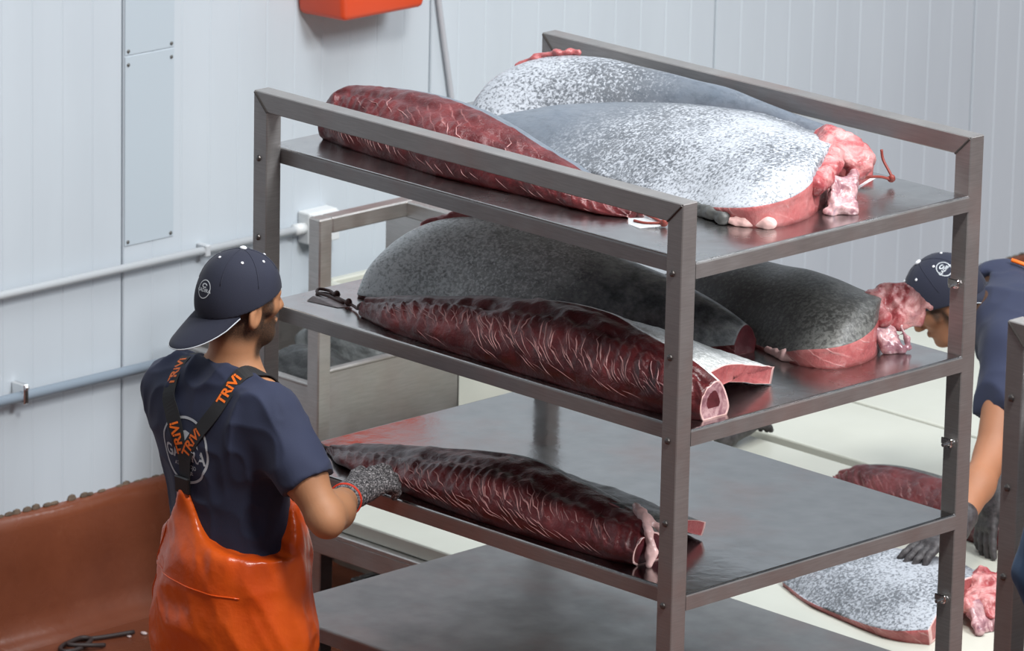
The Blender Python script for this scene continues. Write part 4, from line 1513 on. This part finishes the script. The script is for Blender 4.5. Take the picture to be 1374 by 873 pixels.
f.cut(bibtop)
f.cut(lambda X, Y, Z: .10 - Z)
V, Q = f.mesh()
V = smooth_mesh(V, Q, 2)
N = vnormals(V, Q)
V = wrinkle(V, N, 12, .011, (5, 5, 5.5))
rx = V @ np.array([[1, 0, .5], [0, 1, .3], [-.5, -.3, 1]]).T
V = wrinkle(rx, N, 17, .008, (12, 12, 3.5)) - rx + V
V = V + N * (.022 * np.exp(-((V[:, 2] - 1.085) / .035) ** 2) * vnoise(V * np.array((34, 34, 7)), 1.0, 2) * sst(V[:, 0], .22, .30))[:, None]
V = smooth_mesh(V, Q, 2)
tr = obj('bib_trousers', V, Q, 'oilskin', w1, smooth=True)
tb = BVHTree.FromPolygons([Vector(p) for p in V], Q.tolist())
# welded waist seam
pts = []
for x in np.linspace(.03, .40, 26):
    h, n, _, _ = tb.ray_cast(Vector((x, -1, 1.02 - .05 * (x - .2))), Vector((0, 1, 0)))
    if h:
        pts.append(np.array(h) + np.array(n) * .0005)
obj('waist_seam', *tube(pts, .0022, 5), 'oilskin', tr, smooth=True)
pts = []
for z in np.linspace(1.22, .60, 40):
    h, n, _, _ = tb.ray_cast(Vector((.135 - .12 * sst(np.array(1.22 - z), 0, .35), -1, z)), Vector((0, 1, 0)))
    if h:
        pts.append(np.array(h) + np.array(n) * .0005)
obj('leg_seam', *tube(pts, .0022, 5), 'oilskin', tr, smooth=True)
# boots
for x, sgn in ((.135, -1), (.34, 1)):
    f = Field((x - .12, -.42, -.02), (x + .12, .04, .30), .007)
    f.cone((x, -.27, .25), (x, -.285, .08), .075, .062, k=.03)
    f.cone((x, -.30, .055), (x + .012 * sgn, -.11, .045), .056, .046, k=.03)
    f.cut(lambda X, Y, Z: -Z)
    V, Q = f.mesh()
    obj('boot', V, Q, 'cream_plastic', w1, smooth=True)


def ray_s(p, d):
    h, n, _, _ = sb.ray_cast(Vector(p), Vector(d))
    return (np.array(h), np.array(n)) if h else None


def strap(path):
    C_, N_ = [], []
    for o, d in path:
        r = ray_s(o, d)
        if r is None:
            continue
        C_.append(r[0])
        N_.append(r[1])
    C_ = catmull(np.array(C_), 60)
    N_ = catmull(np.array(N_), 60)
    for _ in range(3):
        N_[1:-1] = (N_[:-2] + N_[1:-1] + N_[2:]) / 3
        C_[1:-1] = (C_[:-2] + C_[1:-1] + C_[2:]) / 3
    N_ /= np.linalg.norm(N_, axis=1)[:, None]
    T_ = np.gradient(C_, axis=0)
    T_ /= np.linalg.norm(T_, axis=1)[:, None]
    B_ = np.cross(N_, T_)
    B_ /= np.linalg.norm(B_, axis=1)[:, None]
    return C_, N_, T_, B_


def strap_mesh(S, parent, w=.0195, th_=.0025, lift=.0065):
    C_, N_, T_, B_ = S
    V, Fc = [], []
    for c, n, b in zip(C_, N_, B_):
        V += [tuple(c + b * w + n * lift), tuple(c - b * w + n * lift), tuple(c - b * w + n * (lift - th_)), tuple(c + b * w + n * (lift - th_))]
    for i in range(len(C_) - 1):
        for j in range(4):
            Fc.append([4 * i + j, 4 * i + (j + 1) % 4, 4 * i + 4 + (j + 1) % 4, 4 * i + 4 + j])
    Fc += [[3, 2, 1, 0], [len(V) - 4, len(V) - 3, len(V) - 2, len(V) - 1]]
    return obj('suspender', V, Fc, 'strap', parent, smooth=False)


def strap_text(S, s0, txt, size, parent, flip=1, lift=.0075):
    C_, N_, T_, B_ = S
    al = np.concatenate([[0], np.cumsum(np.linalg.norm(np.diff(C_, axis=0), axis=1))])
    tv, tf = text_data(txt, size, .0011)
    s = s0 + flip * tv[:, 0]
    o = flip * tv[:, 1]
    g = lambda Q_: np.stack([np.interp(s, al, Q_[:, k]) for k in range(3)], 1)
    V = g(C_) + g(B_) * o[:, None] + g(N_) * lift
    return obj('strap_lettering', V, tf, 'strap_orange', parent)


yb_ = -1.0
pR = [((.206, yb_, 1.26), (0, 1, 0)), ((.206, yb_, 1.30), (0, 1, 0)), ((.214, yb_, 1.345), (0, 1, 0)), ((.245, yb_, 1.395), (0, 1, 0)), ((.282, yb_, 1.445), (0, 1, 0)), ((.305, yb_, 1.485), (0, 1, 0)), ((.318, -.325, 2), (0, 0, -1)), ((.328, -.28, 2), (0, 0, -1)), ((.332, -.235, 2), (0, 0, -1)),
      ((.325, .6, 1.44), (0, -1, 0)), ((.31, .6, 1.34), (0, -1, 0))]
pL = [((.203, yb_, 1.26), (0, 1, 0)), ((.203, yb_, 1.30), (0, 1, 0)), ((.198, yb_, 1.345), (0, 1, 0)), ((.180, yb_, 1.395), (0, 1, 0)), ((.155, yb_, 1.445), (0, 1, 0)), ((.128, yb_, 1.485), (0, 1, 0)), ((.110, -.325, 2), (0, 0, -1)), ((.102, -.28, 2), (0, 0, -1)), ((.10, -.235, 2), (0, 0, -1)),
      ((.105, .6, 1.44), (0, -1, 0)), ((.12, .6, 1.34), (0, -1, 0))]
for pth, lift in ((pL, .0058), (pR, .0075)):
    S = strap(pth)
    so = strap_mesh(S, tr, lift=lift)
    strap_text(S, .125, 'TRiVi', .036, so, 1, lift + .001)
    strap_text(S, .300, 'TRiVi', .036, so, 1, lift + .001)
r = ray_s((.20, -1, 1.262), (0, 1, 0))
c = r[0] + r[1] * .010
A3 = frame(np.cross((1, 0, 0), r[1]), r[1])
d = box(-.026, .026, -.022, .022, -.005, .005, .003)
obj('buckle', [tuple(c + np.array(p) @ np.array([(1, 0, 0), unit(np.cross(r[1], (1, 0, 0))), r[1]])) for p in d[0]], d[1], 'buckle', tr)


def on_back(P2, cx, cz, lift=.0012):
    out = []
    for x, y in P2:
        h = ray_s((cx + x, -1, cz + y), (0, 1, 0))
        out.append(tuple(h[0] + h[1] * lift))
    return out


LX, LZ, LR = .205, 1.352, .086
ring = [(LR * k * math.cos(a), LR * k * math.sin(a)) for k in (1.0, .925) for a in np.linspace(0, 2 * math.pi, 65)[:-1]]
lg = obj('printed_ring', on_back(ring, LX, LZ), [[i, (i + 1) % 64, 64 + (i + 1) % 64, 64 + i] for i in range(64)], 'print_white', shirt)
for s_, sz, oy in (('GADIRA', .046, -.010), ('ATÚN   ROJO', .014, -.040), ('SAL   VAJE', .012, -.056)):
    tv, tf = text_data(s_, sz, .0010 if sz > .03 else .0002)
    if sz > .03:
        tv[:, 0] *= .152 / (tv[:, 0].max() - tv[:, 0].min())
    obj('printed_lettering', on_back(tv[:, :2] + np.array((0, oy)), LX, LZ), tf, 'print_white', shirt)
fishp = [(-.035, .03), (-.02, .045), (.0, .052), (.02, .046), (.034, .034), (.05, .05), (.046, .03), (.052, .012), (.034, .026), (.015, .018), (-.012, .018)]
obj('printed_fish', on_back(fishp, LX, LZ), [[0, 1, 10], [1, 2, 10], [2, 9, 10], [2, 3, 9], [3, 4, 8], [3, 8, 9], [4, 5, 6], [4, 6, 8], [6, 7, 8]], 'print_white', shirt)

make_cap(w1, HC, HA)
# gloves
gv = unit(WR - ER)
GA = np.array([unit((.18, .93, .30)), unit((-.90, .10, .42)), (0, 0, 0)])
GA[1] = unit(GA[1] - GA[0] * (GA[1] @ GA[0]))
GA[2] = np.cross(GA[0], GA[1])
if GA[2][2] < 0:
    GA[2] = -GA[2]
f = Field(WR - .22, WR + .25, .0035)
gw = WR + gv * .002
f.cone(WR - gv * .035, gw, .040, .038, k=.01)
hand_field(f, gw, GA, (.42, .50, .62, .75), s=1.12, spread=.5)
V, Q = f.mesh()
gl = obj('glove', V, Q, 'glove', w1, smooth=True)
rc = WR - gv * .036
e1 = unit(np.cross(gv, (0, 0, 1)))
e2 = np.cross(gv, e1)
loop = [tuple(rc + .0405 * (math.cos(a) * e1 + math.sin(a) * e2)) for a in np.linspace(0, 2 * math.pi, 40)]
obj('cuff', *tube(loop, .0036, 7, cap=False), 'cuff_red', gl, smooth=True)
GL2 = frame((.5, .8, .1))
GL2 = np.array([GL2[0], -GL2[1], GL2[2]])
f = Field(WLh - .2, WLh + .2, .005)
gv2 = unit(WLh - EL)
f.cone(WLh - gv2 * .035, WLh, .040, .037, k=.01)
hand_field(f, WLh, GL2, (.5, .55, .6, .65), s=1.05)
V, Q = f.mesh()
obj('glove', V, Q, 'glove', w1, smooth=True)

# ---------------- worker bent over the cutting table
w2 = empty('person', (.72, 2.80, 0))
tag(w2, 'person in navy shirt and cap bending over the low cutting table', 'person')
HC2 = np.array((.285, 2.36, 1.262))
HA2 = frame((-.55, -.54, -.66), (-.3, -.3, .9))
S2 = np.array((.435, 2.455, 1.225))                    # between the shoulders
P2 = np.array((.79, 2.83, 1.05))                     # hips
latd = unit(np.array((.72, -.69, 0)))                # towards the camera = his left
SLt, SRt = S2 + latd * .165 + np.array((0, 0, -.05)), S2 - latd * .17 + np.array((0, 0, .03))
WL2, WR2 = np.array((.755, 1.90, .795)), np.array((.575, 2.27, .775))
EL2, ER2 = np.array((.64, 2.17, .925)), np.array((.46, 2.43, .99))


def torso2(f, g, k=.05):
    ax = unit(S2 - P2)
    A = np.array([ax, latd, np.cross(ax, latd)])
    f.ell(S2 * .78 + P2 * .22, (.20 + g, .18 + g, .115 + g), A, k=k)
    f.ell(S2 * .25 + P2 * .75, (.22 + g, .16 + g, .115 + g), A, k=k)
    f.cone(SLt - latd * .03, SRt + latd * .03, .075 + g, .075 + g, k=k)
    f.ell(P2, (.14 + g, .17 + g, .13 + g), A, k=k)


f = Field((.05, 1.80, 0), (1.15, 3.15, 1.50), .006)
torso2(f, 0)
head_field(f, HC2, HA2)
f.cone(HC2 - HA2[0] * .02 - HA2[2] * .055, S2 + np.array((-.02, -.02, .02)), .056, .066, k=.03)
for a, b, c in ((SLt, EL2, WL2), (SRt, ER2, WR2)):
    f.cone(a, b, .062, .046, k=.03)
    f.cone(b, b * .6 + c * .4, .045, .046, k=.025)
    f.cone(b * .6 + c * .4, c, .046, .030, k=.025)
for q in (1, -1):
    hp = P2 + latd * .095 * q
    kn = np.array((hp[0] - .01, hp[1] - .02, .52))
    an = np.array((hp[0], hp[1] + .0, .08))
    f.cone(hp, kn, .088, .058, k=.04).cone(kn, an, .056, .04, k=.03).cone(an - np.array((0, 0, .04)), an + np.array((-.09, -.09, -.045)), .045, .034, k=.03)
V, Q = f.mesh()
obj('body', V, Q, 'skin2', w2, smooth=True, attrs={'hair': hair_mask(V, HC2, HA2, False)})
f = Field((.05, 2.2, .8), (1.15, 3.15, 1.50), .008)
torso2(f, .014)
for a, b in ((SLt, EL2), (SRt, ER2)):
    f.cone(a, a * .35 + b * .65, .080, .076, k=.05)
for a_, b_ in ((SLt, EL2), (SRt, ER2)):
    dd = unit(b_ - a_)
    pp = a_ + (b_ - a_) * .62

    def sleeve_end(X, Y, Z, dd=dd, pp=pp):
        t_ = (X - pp[0]) * dd[0] + (Y - pp[1]) * dd[1] + (Z - pp[2]) * dd[2]
        r_ = np.sqrt(np.maximum((X - pp[0]) ** 2 + (Y - pp[1]) ** 2 + (Z - pp[2]) ** 2 - t_ ** 2, 0))
        return np.where((r_ < .13) & (t_ < .12), t_, -.1)
    f.cut(sleeve_end)
dn = HC2 - S2
dn = unit(dn)
pn = S2 + dn * .085
f.cut(lambda X, Y, Z: np.where(((X - pn[0]) ** 2 + (Y - pn[1]) ** 2 + (Z - pn[2]) ** 2) < .13 ** 2, (X - pn[0]) * dn[0] + (Y - pn[1]) * dn[1] + (Z - pn[2]) * dn[2], -.1))
build_cloth(f, 'shirt', 'navy', w2, 9, .008, (9, 9, 7))
f = Field((.45, 2.5, .05), (1.15, 3.25, 1.30), .010)
f.ell(P2, (.20, .20, .17), k=.05)
for q in (1, -1):
    hp = P2 + latd * .10 * q
    f.cone(hp, (hp[0], hp[1], .5), .125, .105, k=.05).cone((hp[0], hp[1], .5), (hp[0], hp[1], .1), .105, .09, k=.04)
build_cloth(f, 'bib_trousers', 'oilskin', w2, 5, .010, (5, 5, 9))
# orange suspender over the far shoulder of the bent back
ax2 = unit(S2 - P2)
up2 = np.cross(ax2, latd)
if up2[2] < 0:
    up2 = -up2
pts = [P2 * (1 - k) + S2 * k + up2 * (.142 - .01 * k) - latd * (.06 + .06 * k) for k in np.linspace(.1, 1.05, 12)]
obj('suspender', *tube(pts, .006, 6), 'strap_orange', w2, smooth=True)
make_cap(w2, HC2, HA2, 1.0, (.95, 2.25))
for wv, el, A_ in ((WL2, EL2, ((-.15, -.90, -.27), (-.75, .12, 0))), (WR2, ER2, ((.05, -.35, -.80), (.75, -.2, 0)))):
    d0 = unit(A_[0])
    d1 = np.array(A_[1], float)
    d1 = unit(d1 - d0 * (d1 @ d0))
    d2 = np.cross(d0, d1)
    if d2[2] < 0:
        d2 = -d2
    f = Field(wv - .22, wv + .22, .0045)
    vv_ = unit(wv - el)
    f.cone(wv - vv_ * .06, wv, .042, .036, k=.01)
    hand_field(f, wv, np.array([d0, d1, d2]), (.15, .18, .2, .25), s=1.1, spread=.8)
    V, Q = f.mesh()
    obj('glove', V, Q, 'glove_dark', w2, smooth=True)

# stand-ins: loose glove for a hidden worker's hand, hung jacket for an off-frame sleeve
g0 = np.array((-.58, 2.45, TZ + .05))
f = Field(g0 - .2, g0 + .2, .005)
f.cone(g0 + np.array((.02, -.07, -.01)), g0, .036, .034, k=.01)
hand_field(f, g0, np.array([(-.2, .97, -.05), (-.97, -.2, 0), (0, 0, 1.0)]), (.25, .3, .3, .3), s=1.05)
V, Q = f.mesh()
V[:, 2] += TZ + .001 - V[:, 2].min()
gg = obj('glove_stand_in', V, Q, 'glove_dark', None, (g0[0], g0[1], TZ), True)
tag(gg, 'loose dark glove on the white cutting table, standing in for a hidden gloved hand', 'glove')

bj = empty('jacket_stand_in', (2.80, -.27, 1.2))  # added jacket in place of a sleeve whose wearer is out of view
tag(bj, 'blue jacket added on the neighbouring rack, standing in for the sleeve of an unseen worker', 'jacket')
f = Field((2.70, -.52, 1.15), (3.4, -.12, 2.25), .008)
f.cone((2.97, -.26, 2.06), (2.855, -.27, 1.66), .06, .050, k=.03).cone((2.855, -.27, 1.66), (2.93, -.29, 1.50), .050, .044, k=.02)
f.ell((3.12, -.27, 1.78), (.17, .07, .34), k=.04)
f.cone((2.98, -.26, 2.08), (3.2, -.26, 2.10), .055, .055, k=.04)
build_cloth(f, 'stand_in_body', 'denim', bj, 14, .010, (9, 9, 10))
obj('hanger_hook', *tube([(3.1, -.26, 2.12), (3.1, -.26, 2.20), (3.1, -.22, 2.225), (3.1, -.16, 2.19)], .004, 6, 16), 'zinc', bj, smooth=True)


def puddle(name, pts, z, mat, label):
    P = catmull(np.array(list(pts) + [pts[0]], float), 48)[:-1]
    c = P.mean(0)
    V = [(c[0], c[1], z + .0009)] + [(p[0], p[1], z + .0003) for p in P]
    o = obj(name, V, [[0, i + 1, (i + 1) % len(P) + 1] for i in range(len(P))], mat, None, (c[0], c[1], z), True)
    return tag(o, label, 'stain', 'blood stains on the shelves')


t = NT('thin_blood')
t.set(Base_Color=(.20, .035, .05, 1), Roughness=.12, Alpha=.6)
M['blood'] = t.m
puddle('blood_stain', [(1.30, .80), (1.36, .86), (1.38, .92), (1.33, .985), (1.24, 1.0), (1.20, .96), (1.25, .90), (1.24, .84)], Z1, 'blood', 'pinkish blood stain on the top shelf around the white tag')
puddle('blood_stain', [(1.16, .50), (1.24, .53), (1.31, .56), (1.33, .62), (1.25, .635), (1.17, .60), (1.10, .57)], Z2, 'blood', 'dark blood stain on the second shelf beside the flap')
